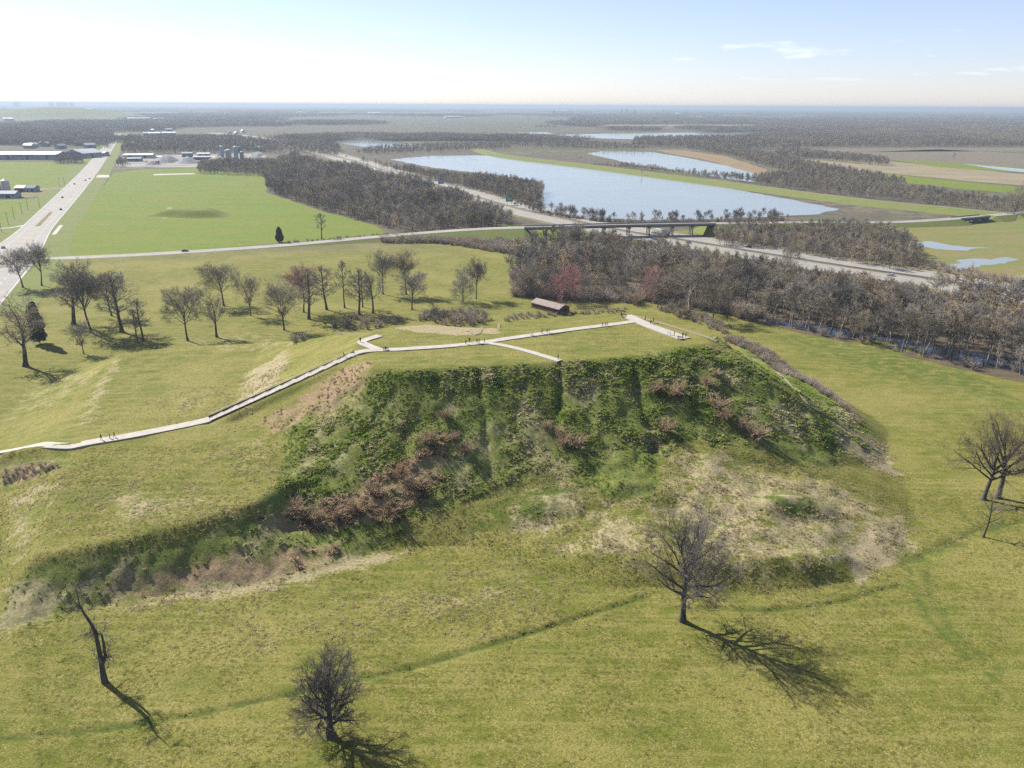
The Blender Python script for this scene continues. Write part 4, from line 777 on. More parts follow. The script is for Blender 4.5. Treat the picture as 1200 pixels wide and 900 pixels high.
# ------------------------------------------------------------------ brush, shrubs, tufts
def tuft(name, n, h, w, mat, loc, label, cat, seed, blade=.12, lean=.5):
    R = np.random.default_rng(seed); b = np.column_stack([R.normal(0, w * .35, (n, 2)), np.zeros(n)]); az = R.uniform(0, 6.28, n); ln = R.uniform(.1, lean, n); hh_ = h * R.uniform(.5, 1, n); d = np.column_stack([np.cos(az) * ln, np.sin(az) * ln, np.ones(n)]); d /= np.linalg.norm(d, axis=1)[:, None]
    s = np.column_stack([-np.sin(az), np.cos(az), np.zeros(n)]) * blade; m = b + d * hh_[:, None] * .55; t = b + d * hh_[:, None] + np.column_stack([np.cos(az), np.sin(az), -np.ones(n) * .4]) * (hh_ * .25)[:, None]
    V = np.stack([b - s * .5, b + s * .5, m + s, t, m - s], 1).reshape(-1, 3); me = mesh_np(name, V, np.arange(5 * n).reshape(-1, 5), mat); o = bpy.data.objects.new(name, me); COL.objects.link(o); o.location = tuple(loc); return stuff(o, label, cat)
g1 = tuft('weeds', 40, .42, .8, T_BRUSH, Z(G(600, 470)), 'leafy green weed clump on the steep slope', 'weeds', 1, .10, 1.3)
g2 = tuft('weeds', 34, .55, .65, T_BRUSH, Z(G(700, 480)), 'taller leafy weed clump on the steep slope', 'weeds', 2, .09, .9)
g3 = tuft('weeds', 50, .95, .9, T_RUST, Z(G(440, 570)), 'rust-brown dead weed clump low on the slope', 'weeds', 3, .07, 1.1)
g4 = tuft('grass', 26, .34, .6, T_STRAW, Z(G(700, 640)), 'straw-coloured grass tuft on the slope foot', 'grass', 4, .05, 1.8)
g5 = tuft('grass', 26, .17, .55, T_LAWN, Z(G(600, 800)), 'short grass tuft on the lawn', 'grass', 5, .05, 2.2)
R = np.random.default_rng(31)
def cover(n, x0, x1, y0, y1): return R.uniform(x0, x1, n), R.uniform(y0, y1, n)
x, y = cover(120000, -110, 130, 125, 255); br, ru = zone('brush', x, y), zone('rust', x, y); lu = zone('lush', x, y); gap = noise2(x, y, 5, 41, 3)
k = (br > .4) & (R.random(len(x)) < .8 * sstep(.25, .5, gap) * np.where((x < -35) & (y < 162), .16, 1)) & (ru < .6); bz = ground_z(x[k], y[k], br[k] * .8); sc = (.2 + .95 * noise2(x[k], y[k], 6, 42, 3)) * np.where(lu[k] > .5, .5, 1.0) * R.uniform(.7, 1.3, k.sum())
gn_scatter('brush', np.column_stack([x[k], y[k], bz - .05]), sc, [g1, g2], 6, 'rough green brush covering the steep face of the mound', 'brush')
k = (ru > .45) & (R.random(len(x)) < np.where((x < -35) & (y < 150), .012, .26)) & (gap > .36); gn_scatter('dead_weeds', np.column_stack([x[k], y[k], ground_z(x[k], y[k], br[k] * .8 + .2 * ru[k]) - .05]), R.uniform(.45, 1.15, k.sum()) * np.where(y[k] > 188, .45, 1.0), [g3], 7, 'rust-brown dead weeds on the flanks of the mound', 'weeds')
x, y = cover(90000, -120, 135, 118, 235); dr = zone('dry', x, y); br = zone('brush', x, y); k = (br < .4) & (R.random(len(x)) < .75 * dr * sstep(.42, .62, noise2(x, y, 5, 44, 3))); gn_scatter('dry_grass', np.column_stack([x[k], y[k], ground_z(x[k], y[k]) - .03]), R.uniform(.5, 1.2, k.sum()), [g4], 8, 'pale straw grass on the slumped slope foot', 'grass')
x, y = cover(110000, -130, 130, 88, 185); dr = np.maximum(zone('dry', x, y), zone('brush', x, y)); k = (dr < .5) & (np.abs(x) < y * .72 + 6) & (noise2(x, y, 8, 43, 3) + R.uniform(-.3, .3, len(x)) > .5); gn_scatter('lawn_grass', np.column_stack([x[k], y[k], ground_z(x[k], y[k]) - .03]), R.uniform(.4, 1.1, k.sum()), [g5], 9, 'tufted winter grass of the lawn before the mound', 'grass')
# shrubs: one mesh of many stems, used for singles and thickets
def shrub_mesh(name, seed, mat):
    R = np.random.default_rng(seed); sg = []
    for k in range(34):
        az = R.uniform(0, 6.28); d = unit(np.array([math.cos(az) * R.uniform(.1, .9), math.sin(az) * R.uniform(.1, .9), 1])); p = np.array([R.normal(0, .25), R.normal(0, .25), 0]); L = R.uniform(1.3, 2.5)
        for s in range(3):
            d = unit(d + R.normal(0, .16, 3)); q = p + d * L / 3; sg.append((p, q, .04 - .008 * s, .032 - .008 * s, 2))
            for z in range(5): sg.append((q, q + unit(d + R.normal(0, .5, 3)) * R.uniform(.3, .7), .016, .009, 3))
            p = q
    V, Fq = tubes(sg, 3); return mesh_np(name, V, Fq, mat)
sm = [shrub_mesh('shrub', 51, SHRUBT), shrub_mesh('shrub_b', 52, SHRUBT)]; sr = [shrub_mesh('tawny_shrub', 53, T_TAWNY), shrub_mesh('tawny_shrub_b', 54, T_TAWNY)]
SH = []
shr_px = [(346,401,1.5,0,'small bare shrub on the lawn at the terrace edge'), (355,399,1.4,1,'second small bare shrub on the lawn at the terrace edge'), (744,357,3.0,0,'grey bushy shrub beyond the path end'), (612,345,2.6,1,'dark bushy shrub at the wood corner'), (640,347,2.4,0,'bushy shrub below the yellowish-limbed tree'), (800,372,3.2,1,'grey bare shrub at the head of the north slope')]
for x, y, s, i, lab in shr_px:
    q = G(x, y); o = bpy.data.objects.new('shrub', sm[i]); COL.objects.link(o); o.location = (q[0], q[1], gz(q[0], q[1])); o.scale = (s, s, s * .9); tag(o, lab, 'shrub'); SH.append(o)
tawny = [(768,458,1.7),(792,463,2.2),(830,452,1.5),(842,478,2.1),(850,492,1.9),(780,505,1.8),(660,520,1.6),(675,524,1.8),(655,508,1.2),(885,512,2.2),(870,500,1.6),(545,530,1.6),(500,520,1.9),(520,490,1.3),(470,560,2.0),(440,580,2.0),(420,600,2.2),(395,607,2.1),(370,610,1.8),(485,575,1.9),(455,605,2.2),(350,600,1.7),(840,440,1.2),(640,500,1.1),(530,515,1.5)]
for n_, (x, y, s) in enumerate(tawny):
    q = G(x, y); o = bpy.data.objects.new('tawny_shrub', sr[n_ % 2]); COL.objects.link(o); o.location = (q[0], q[1], gz(q[0], q[1])); s *= 1.0; o.scale = (s * 1.25, s * 1.25, s * .72); o.rotation_euler.z = n_; tag(o, 'tawny dead shrub on the steep green face of the mound', 'shrub', 'tawny shrubs on the steep face')
def thicket(pl, sp, sc, seed, lab, mound=False):
    poly = GW(pl) if mound else PP(pl); p = scatter(poly, sp, seed); R = np.random.default_rng(seed); z = np.array([gz(a, b) for a, b in p]) if mound else np.zeros(len(p)); gn_scatter('thicket', np.column_stack([p, z]), R.uniform(*sc, len(p)), SH[:2] + SH[2:4], seed, lab, 'thicket')
thicket([(490,376),(500,366),(570,366),(578,378),(540,384)], 3.0, (.5, 1.6), 301, 'bare brown thicket behind the mound top')
thicket([(388,384),(400,374),(470,372),(474,380),(420,388)], 3.2, (.4, 1.2), 302, 'low bare thicket under the grove')
thicket([(845,398),(880,413),(940,448),(1000,492),(1020,512),(1010,500),(960,455),(900,412),(860,395)], 1.5, (.5, 1.05), 303, 'grey scrub along the trail down the north slope', True)
thicket([(590,378),(640,372),(672,370),(735,366),(735,361),(690,366),(600,369)], 2.3, (.4, .8), 304, 'weedy scrub between shed and mound')
thicket([(440,281),(520,277),(600,290),(640,300),(600,299),(520,286),(450,285)], 3, (1.0, 1.9), 305, 'dark scrub hedge along the lawn below the side road')
thicket([(330,286.5),(450,278),(470,276),(450,275),(330,284.5)], 4, (.5, 1.0), 306, 'scrub along the field side of the side road')
thicket([(880,378),(960,393),(1050,413),(1120,429),(1215,449),(1215,438),(1100,416),(1000,394),(900,376)], 7.5, (.8, 1.8), 307, 'undergrowth at the flooded wood edge')
thicket([(600,348),(680,354),(760,355),(830,365),(880,377),(900,368),(800,350),(700,342),(610,335)], 3.2, (1.2, 2.2), 308, 'undergrowth inside the wood behind the mound')
thicket([(1060,312),(1100,320),(1215,340),(1215,333),(1120,315),(1080,305)], 4.5, (.8, 1.5), 309, 'scrub along the interstate verge')
thicket([(690,193),(760,198),(800,203),(850,210),(850,208),(760,196),(700,192)], 7, (.8, 1.6), 310, 'scrub between levee and pond')
thicket([(0,553),(60,540),(72,548),(30,562),(0,572)], 1.3, (.25, .5), 311, 'dark scrub in the gully below the path', True)
thicket([(520,278),(600,273),(626,271),(626,289),(560,286)], 4, (.8, 1.9), 313, 'grey scrub on the bridge ramp beside the wood corner')
thicket([(625,247),(660,255),(700,260),(760,262),(850,261),(920,260),(920,258),(850,258.6),(760,259.5),(700,258),(660,252)], 3.5, (.6, 1.5), 314, 'grey brush along the near lake shore')
thicket([(770,363),(830,385),(850,392),(860,385),(830,372),(790,360)], 3, (.7, 1.3), 312, 'grey scrub at the back of the mound top')
#@@PART3@@
# ------------------------------------------------------------------ buildings
BRICK = plain('red_brown_boards', (.12, .075, .058), (.085, .052, .04), .8); RUSTR = plain('rusted_roof', (.20, .13, .105), (.15, .085, .066), .5, .8); PALER = plain('faded_roof_sheet', (.25, .20, .17), (.19, .15, .13), .6, .8)
WHITER = plain('white_metal_roof', (.72, .73, .74), (.62, .63, .64), .05, .6); GREYR = plain('grey_metal_roof', (.30, .33, .34), (.25, .28, .29), .08, .6); WALLG = plain('grey_wall_sheet', (.36, .39, .42), (.29, .31, .34), .05, .8); WALLW = plain('white_wall', (.62, .62, .60), (.52, .52, .50), .1); DARKO = plain('dark_opening', (.02, .02, .022), (.03, .03, .03), 1)
GLASSD = plain('window_glass', (.03, .04, .05), (.05, .06, .07), 1, .15, spec=.5); TANW = plain('tan_wall', (.36, .31, .25), (.28, .24, .2), .1); REDW = plain('red_roof_sheet', (.25, .09, .07), (.19, .07, .06), .1); BLUEW = plain('blue_grey_wall', (.20, .25, .31), (.16, .2, .26), .1)
def gable(name, loc, rz, L, Wd, hw, hr, wall, roof, label, ndoor=1, nwin=4, cat='building', group=None):
    e = empty(name, loc, rz); tag(e, label, cat, group); MB().prism([(-Wd / 2, 0), (Wd / 2, 0), (Wd / 2, hw), (0, hw + hr), (-Wd / 2, hw)], 'x', -L / 2, L / 2).build('wall', wall, e)
    o = Wd * .05; sl = hr / (Wd / 2)
    for s in (-1, 1): MB().prism([(0, hw + hr + .05), (s * (Wd / 2 + o), hw - o * sl + .05), (s * (Wd / 2 + o), hw - o * sl + .3), (0, hw + hr + .3)], 'x', -L / 2 - o, L / 2 + o).build('roof_slope', roof[0] if isinstance(roof, tuple) and s < 0 else (roof[1] if isinstance(roof, tuple) else roof), e)
    for k in range(ndoor):
        x = -L / 2 + L * (k + .5) / ndoor; w = min(4, L / ndoor * .3); MB().box(x - w / 2, x + w / 2, -Wd / 2 - .06, -Wd / 2 + .1, 0, hw * .78).build('door', DARKO, e)
    for k in range(nwin):
        x = -L / 2 + L * (k + .5) / nwin + L / nwin * .28; w = min(2.2, L / nwin * .2); MB().box(x - w / 2, x + w / 2, -Wd / 2 - .05, -Wd / 2 + .1, hw * .45, hw * .8).build('window', GLASSD, e)
    return e
a, b = P(629, 359), P(661, 367.5); mid = (a + b) / 2; e = gable('shed', (mid[0], mid[1], 0), math.atan2(b[1] - a[1], b[0] - a[0]), float(np.hypot(*(b - a)[:2])), 7.5, 2.6, 1.5, BRICK, (PALER, RUSTR), 'long low rusty shed with a pale roof strip behind the mound', 0, 3, 'shed')
MB().box(float(np.hypot(*(b - a)[:2])) / 2 - .05, float(np.hypot(*(b - a)[:2])) / 2 + .08, -2, 1.2, 0, 2.3).build('door', DARKO, e)
def along(px0, px1, py): a, b = P(px0, py), P(px1, py); return (a + b) / 2, float(np.hypot(*(b - a)[:2])), math.atan2(b[1] - a[1], b[0] - a[0])
m, L, r = along(-70, 66, 187); gable('warehouse', (m[0], m[1] + 20, 0), r, L, 45, 9, 3.5, WALLG, WHITER, 'long low white-roofed warehouse behind the far green field', 6, 14)
m, L, r = along(64, 92, 187); gable('farm_hall', (m[0], m[1] + 60, 0), r + 1.2, 45, L, 9, 6, WALLG, WALLG, 'grey gabled hall rising behind the clump of bare trees', 1, 2)
m, L, r = along(94, 116, 184); gable('depot', (m[0], m[1] + 30, 0), r, L, 26, 6, 2, TANW, WALLW, 'tan depot beside the main road past the warehouse', 2, 5)
for x0, x1, y, h, wl_, rf, lab in ((148,180,185,6,WALLW,WHITER,'white-roofed works building at the gravel yard corner'),(147,166,189,5,BLUEW,WALLG,'blue-grey works shed in front of the white-roofed one'),(214,226,184,7,WALLG,GREYR,'grey works shed behind the gravel heaps'),(228,252,187,5,REDW,WALLG,'low red-brown store in the gravel yard'),(232,246,183,5,WALLW,WHITER,'small pale office in the gravel yard'),(172,186,192,4,REDW,REDW,'low rusty red shed at the field edge'),(186,200,187,5,WALLG,WHITER,'white-topped shed among the parked plant'),(5,16,142,14,WALLW,WHITER,'white roof among trees on the far plain'),(88,99,129.8,22,WALLW,WHITER,'white storage hall beside the far hill'),(101,109,129.8,22,WALLW,WHITER,'second white storage hall beside the far hill'),(5,17,157,7,WALLW,WHITER,'white flat-topped store deep in the wood behind the warehouse'),(105,117,167,6,WALLW,WHITER,'pale store beside the main road in the wood'),(175,188,159,8,WALLW,WHITER,'white hall beyond the gravel works wood'),(191,206,158.5,8,WALLW,WHITER,'longer white hall beyond the gravel works wood'),(150,176,141,12,WALLW,WHITER,'low white sheds far along the plain'),(180,192,141.5,12,TANW,WHITER,'tan shed far along the plain'),(648,664,131.5,26,WALLW,WHITER,'white plant hall under the far works'),(790,797,135,20,WALLW,WHITER,'white plant hall with a bright gable far off'),(808,822,138,12,WALLW,WHITER,'low white sheds near the bright-gabled hall'),(912,930,171.5,6,WALLW,WHITER,'long white barn on the tan field'),(1153,1159,134,18,WALLW,WHITER,'lone white hall near the skyline'),(430,445,134,16,WALLW,WHITER,'pale hall on the far plain'),(520,540,138,10,WALLW,WHITER,'pale low hall on the far plain'),(345,362,133,14,WALLW,WHITER,'pale sheds on the far plain beyond the interstate')):
    m, L, r = along(x0, x1, y); gable('works_building', (m[0], m[1], 0), r + .12, L, min(L * .6, 45), h, h * .25, wl_, rf, lab, 2, 4)
protos = []
R = np.random.default_rng(91)
for k in range(34):
    x_, y_ = (R.uniform(2, 126), R.uniform(158, 175)) if k < 18 else (R.uniform(150, 330), R.uniform(150, 178)); q = P(x_, y_); lab, grp = ('small pale-roofed house among the trees behind the warehouse', 'houses among the trees behind the warehouse') if k < 18 else ('small pale building among the trees beyond the gravel works', 'buildings beyond the gravel works')
    if k < 4: e = gable('house', q, R.uniform(0, 3), R.uniform(14, 24), 11, 7, 3.5, (WALLW, TANW, WALLG, WALLW)[k], (GREYR, WHITER, WALLG, WALLW)[k], lab, 1, 3, 'house', grp); protos.append(e)
    else: e = clone(protos[k % 4]); e.location = tuple(q); e.rotation_euler.z = R.uniform(0, 3); tag(e, lab, 'house', grp)
def silo(name, p, r, h, mat, label, cat='silo', group=None):
    e = empty(name, p); tag(e, label, cat, group); MB().cyl(0, 0, 0, h, r, n=18).build('drum', mat, e); MB().cyl(0, 0, h + .01, h + r * .5, r * 1.03, .3, n=18).build('cap', GREYR, e); MB().bar((0, -r - .25, 0), (0, -r - .25, h), .35).build('ladder', RAILM, e); return e
q = P(8, 224.5); silo('grain_silo', q, 4.2, 12, WALLW, 'white grain silo with a grey conical cap in the farmyard'); q = P(1, 224); silo('grain_silo', q, 3.4, 7.5, WALLG, 'shorter grey silo beside the white one')
for x0, x1, y, h, wl_, rf, lab in ((-14,22,231.5,4.5,WALLG,WALLG,'long grey farm shed in front of the silos'),(21,33,224.5,4.5,REDW,GREYR,'dark brown barn in the farmyard'),(33,44,224.5,4.5,WALLG,BLUEW,'pale blue-roofed barn in the farmyard')):
    m, L, r = along(x0, x1, y); gable('barn', (m[0], m[1], 0), r, L, 12, h, 2.4, wl_, rf, lab, 2, 3, 'barn')
for k, (x, y, h, lab) in enumerate(((261,186,22,'tall pale plant silo at the gravel works'),(267,187,16,'shorter plant silo beside the tall pale one'),(269.5,187,17,'plant silo squeezed behind the shorter one'),(277,186,21,'pale plant silo by the mixing tower'),(284,186,12,'squat plant silo at the end of the row'))): silo('plant_silo', P(x, y), 3.4 + .6 * (k % 2), h, (WALLG, TANW, WALLG)[k % 3], lab)
q = P(280, 185.5); e = empty('mixing_tower', q); tag(e, 'dark open mixing tower with sloping conveyor at the gravel works', 'tower'); MB().box(-5, 5, -5, 5, 10, 21).build('tower_body', BLUEW, e)
for i in (-4, 4):
    for j in (-4, 4): MB().bar((i, j, 0), (i, j, 10), 1).build('leg', RAILM, e)
MB().bar((-45, 0, 2), (-4, 0, 19), 2.6).build('conveyor', WALLG, e)
HEAP = [plain('grey_aggregate', (.22, .22, .22), (.16, .16, .165), .2), plain('tan_aggregate', (.36, .31, .24), (.29, .25, .19), .2)]
for k, (x, y, r, lab) in enumerate(((220,191,22,'dark grey aggregate heap with steep sides'),(196,190,26,'broad low aggregate heap mid yard'),(303,187.5,30,'large grey aggregate heap beside the silos'),(255,188,18,'small brown aggregate heap by the store'),(178,193,14,'small rubble heap at the field edge'),(310,188,18,'tan sand heap beside the large grey one'))):
    R = np.random.default_rng(k); n = 20; V = [(0, 0, r * .5)]; q = P(x, y)
    for ring in (.35, .7, 1.0):
        for i in range(n): a = 6.283 * i / n; rr_ = r * ring * R.uniform(.9, 1.1); V.append((rr_ * math.cos(a), rr_ * math.sin(a), r * .5 * (1 - ring) * R.uniform(.85, 1.15)))
    Fc = [(0, 1 + i, 1 + (i + 1) % n) for i in range(n)] + [(1 + g * n + i, 1 + (g + 1) * n + i, 1 + (g + 1) * n + (i + 1) % n, 1 + g * n + (i + 1) % n) for g in range(2) for i in range(n)]
    o = obj('aggregate_heap', V, Fc, HEAP[k in (3, 5)], None, True); o.location = (q[0], q[1], .05); tag(o, lab, 'gravel heap')
# far works and towers on the skyline
for k, (x, w, hp, lab) in enumerate(((728,26,70,'square grey works tower on the far plain'),(734,20,85,'tallest slim works tower on the far plain'),(743,30,60,'broad grey works block on the far plain'),(777,24,62,'lone dark works tower west of the bright gable'),(649,40,48,'wide grey works block among the far woods'),(670,16,50,'slim pale stack among the far woods'),(803,22,45,'low dark works block past the bright gable'),(686,14,44,'short slim stack on the far plain'))):
    q = P(x, 133.2); e = empty('works_tower', q); tag(e, lab, 'tower'); MB().box(-w / 2, w / 2, -w / 2, w / 2, 0, hp * .72).build('block', BLUEW, e, .5); MB().cyl(w * .1, 0, hp * .72, hp, w * .16, w * .12).build('stack', WALLG, e)
for k, (x, h_, w) in enumerate(((18, 104, 60), (21, 109, 45), (60, 102, 60), (68, 108, 45), (72, 105, 60), (77, 107, 50), (84, 100, 60))):
    q = D(x, 121.5, 16000); e = empty('city_tower', (q[0], q[1], 0)); tag(e, 'pale tower block of the city on the far skyline', 'building', 'city towers on the skyline'); MB().box(-w / 2, w / 2, -w / 2, w / 2, 0, h_ * .85).build('block', WALLG, e); MB().box(-w / 3, w / 3, -w / 3, w / 3, h_ * .85 + .1, h_).build('penthouse', WALLG, e)
# utility poles by the farm
POLE = plain('pole_timber', (.13, .10, .08), (.09, .07, .055), 1)
pole_px = [(2,272),(10,264),(17,257),(26,251),(33,246),(47,244),(76,218),(70,219)]; proto = None
for x, y in pole_px:
    q = P(x, y)
    if proto is None:
        proto = empty('utility_pole', q); MB().cyl(0, 0, 0, 10.5, .17, .12, 8).build('pole', POLE, proto); MB().bar((-1.2, 0, 9.7), (1.2, 0, 9.7), .14).build('crossarm', POLE, proto); e = proto
        for s in (-1, 0, 1): MB().cyl(s * 1.05, 0, 9.78, 10.0, .06, n=6).build('insulator', WALLG, proto)
    else: e = clone(proto); e.location = tuple(q)
    e.rotation_euler.z = .5; tag(e, 'brown timber utility pole on the verge between farm and main road', 'pole', 'utility poles near the main road')
# road signs on the interstate
SG, SBl, SW_ = plain('sign_green', (.01, .22, .12), (.01, .2, .11), 1, .5), plain('sign_blue', (.02, .13, .42), (.02, .12, .38), 1, .5), plain('sign_lettering', (.75, .77, .75), None, 1, .6)
for x, y, w, h, mt, lab in ((597, 240.5, 7.5, 5.2, SG, 'green roadside panel sign by the interstate near the lake'), (517, 219, 7, 6, SBl, 'blue roadside panel sign by the interstate beside the wood')):
    q = P(x, y); e = empty('road_sign', q, .35); tag(e, lab, 'sign'); MB().box(-w / 2, w / 2, -.06, .06, 3.6, 3.6 + h).build('panel', mt, e)
    for s in (-1, 1): MB().box(s * w * .3 - .12, s * w * .3 + .12, .07, .3, 0, 3.6 + h * .9).build('post', RAILM, e)
    for a in (.3, .62): MB().box(-w * .34, w * .34, -.1, -.065, 3.6 + h * a, 3.6 + h * (a + .12)).build('lettering', SW_, e)

# ------------------------------------------------------------------ vehicles
TYRE = plain('tyre', (.02, .02, .02), None, 1); LAMP = plain('lamp_lens', (.7, .7, .65), None, 1, .2); TAIL = plain('tail_lens', (.35, .02, .02), None, 1, .3)
def paint(name, c): return plain(name, c, tuple(v * .92 for v in c), .5, .3, spec=.6)
PA = {k: paint('paint_' + k, c) for k, c in dict(black=(.012, .012, .014), white=(.7, .7, .7), blue=(.03, .12, .32), grey=(.14, .145, .15), red=(.3, .03, .03), silver=(.42, .43, .44)).items()}
def wheels(e, xs_, half, r):
    for x in xs_:
        for s in (-1, 1): w = MB().cyl(r, x, -.13, .13, r, n=14, axis='x').build('wheel', TYRE, e); w.location = (0, s * half, 0); w.rotation_euler = (0, 0, 0); w.data.transform(Matrix.Rotation(math.pi / 2, 4, 'Z') @ Matrix.Identity(4)) if False else None
def car_proto(colr):
    e = empty('car', (0, 0, 0)); MB().prism([(-2.25, .32), (2.25, .32), (2.3, .62), (2.1, .86), (1.1, .95), (-1.7, .98), (-2.25, .9)], 'y', -.9, .9).build('body', PA[colr], e, .07)
    MB().prism([(1.05, .94), (.35, 1.42), (-1.15, 1.44), (-1.8, .96)], 'y', -.76, .76).build('window_band', GLASSD, e, .04); MB().prism([(.32, 1.425), (.2, 1.49), (-1.05, 1.5), (-1.15, 1.445)], 'y', -.74, .74).build('roof', PA[colr], e, .02)
    for x in (-1.4, 1.4):
        for s in (-1, 1): MB().cyl(x, .34, s * .9 - .11, s * .9 + .11, .34, n=14, axis='y').build('wheel', TYRE, e)
    for s in (-1, 1): MB().box(2.16, 2.3, s * .62 - .2, s * .62 + .2, .62, .76).build('headlight', LAMP, e); MB().box(-2.3, -2.2, s * .65 - .17, s * .65 + .17, .68, .84).build('taillight', TAIL, e)
    return e
def truck_proto(box, cab):
    e = empty('truck', (0, 0, 0)); MB().box(-10.2, 3.4, -1.28, 1.28, 1.2, 4.05).build('trailer', PA[box], e, .05); MB().prism([(3.9, .7), (6.9, .7), (6.9, 1.9), (5.6, 2.2), (5.3, 3.5), (3.9, 3.6)], 'y', -1.2, 1.2).build('cab', PA[cab], e, .08); MB().prism([(5.66, 2.25), (5.4, 3.3), (5.34, 3.3), (5.6, 2.25)], 'y', -1.05, 1.05).build('windscreen', GLASSD, e); MB().box(-9.8, 6.2, -.5, .5, .8, 1.18).build('chassis', DARKWALL, e)
    for x in (-9, -7.8, 3.6, 4.7, 6.1):
        for s in (-1, 1): MB().cyl(x, .5, s * 1.05 - .18, s * 1.05 + .18, .5, n=14, axis='y').build('wheel', TYRE, e)
    return e
def bus_proto():
    e = empty('coach', (0, 0, 0)); MB().box(-6, 6, -1.25, 1.25, .45, 3.3).build('body', PA['white'], e, .12)
    for s in (-1, 1): MB().box(-5.4, 5.2, s * 1.255 - .02, s * 1.255 + .02, 1.7, 2.7).build('window_band', GLASSD, e)
    MB().box(5.99, 6.04, -1.1, 1.1, 1.4, 2.9).build('windscreen', GLASSD, e)
    for x in (-3.8, 3.9):
        for s in (-1, 1): MB().cyl(x, .5, s * 1.1 - .16, s * 1.1 + .16, .5, n=14, axis='y').build('wheel', TYRE, e)
    return e
PROT = {}
def vehicle(kind, key, make, px, py, line, off, label, cat, z=None, flip=False):
    q = P(px, py, z or 0); i = int(np.argmin(np.hypot(line[:, 0] - q[0], line[:, 1] - q[1]))); n_ = normals2(line)[i]; t = np.array([-n_[1], n_[0]]); p = line[i, :2] + n_ * off
    e = make() if key not in PROT else clone(PROT[key]); PROT.setdefault(key, e); e.location = (p[0], p[1], line[i, 2] + (.15 if line is mainroad else .12 if line is side else .2)); e.rotation_euler = (0, 0, math.atan2(t[1], t[0]) + (math.pi if flip else 0)); tag(e, label, cat); return e
vehicle('car', 'cg', lambda: car_proto('grey'), 10, 291, mainroad, -9, 'dark grey car at the main road junction', 'car')
vehicle('car', 'cb', lambda: car_proto('black'), 73, 246, mainroad, 6, 'black car on the main road past the planted median', 'car', flip=True)
vehicle('car', 'cg', None, 81, 232, mainroad, -3, 'grey car on the main road level with the farm barns', 'car')
vehicle('car', 'cb', None, 97, 212, mainroad, 5, 'first of three dark cars bunched on the main road', 'car', flip=True); vehicle('car', 'cr', lambda: car_proto('red'), 88, 216, mainroad, -4, 'red car on the main road near the lane junction', 'car'); vehicle('car', 'cg', None, 99, 210, mainroad, 8, 'grey car beside the bunched dark cars', 'car', flip=True)
vehicle('car', 'cb', None, 218, 295, side, -1.8, 'black car driving along the side road past the field', 'car')
vehicle('truck', 'tw', lambda: truck_proto('white', 'white'), 764, 275, inter, 9, 'white lorry coming out from under the road bridge', 'lorry'); vehicle('car', 'cbl', lambda: car_proto('blue'), 790, 276, inter, -15, 'blue car on the interstate just past the bridge', 'car'); vehicle('car', 'cg', None, 810, 283, inter, -8, 'grey car following the interstate beyond the bridge', 'car')
vehicle('car', 'cb', None, 1027, 318, inter, -17, 'black car on the interstate beyond the wood', 'car'); vehicle('car', 'cs', lambda: car_proto('silver'), 1042, 321, inter, -9, 'silver car close behind a black one on the interstate', 'car'); vehicle('truck', 'tb', lambda: truck_proto('black', 'silver'), 1157, 341, inter, -10, 'dark lorry glimpsed through the treetops on the interstate', 'lorry')
vehicle('coach', 'bus', bus_proto, 396, 184, inter, 12, 'white coach on the distant stretch of interstate', 'coach'); vehicle('car', 'cb', None, 858, 292, inter, 12, 'black car on the interstate beside the scrub wood', 'car'); vehicle('car', 'cb', None, 590, 240, inter, 12, 'black car on the interstate near the green sign', 'car'); vehicle('car', 'cs', None, 480, 208, inter, -12, 'silver car on the interstate beside the lakeside wood', 'car')
vehicle('car', 'cg', None, 750, 269, inter, -10, 'dark car in the shade of the road bridge', 'car')

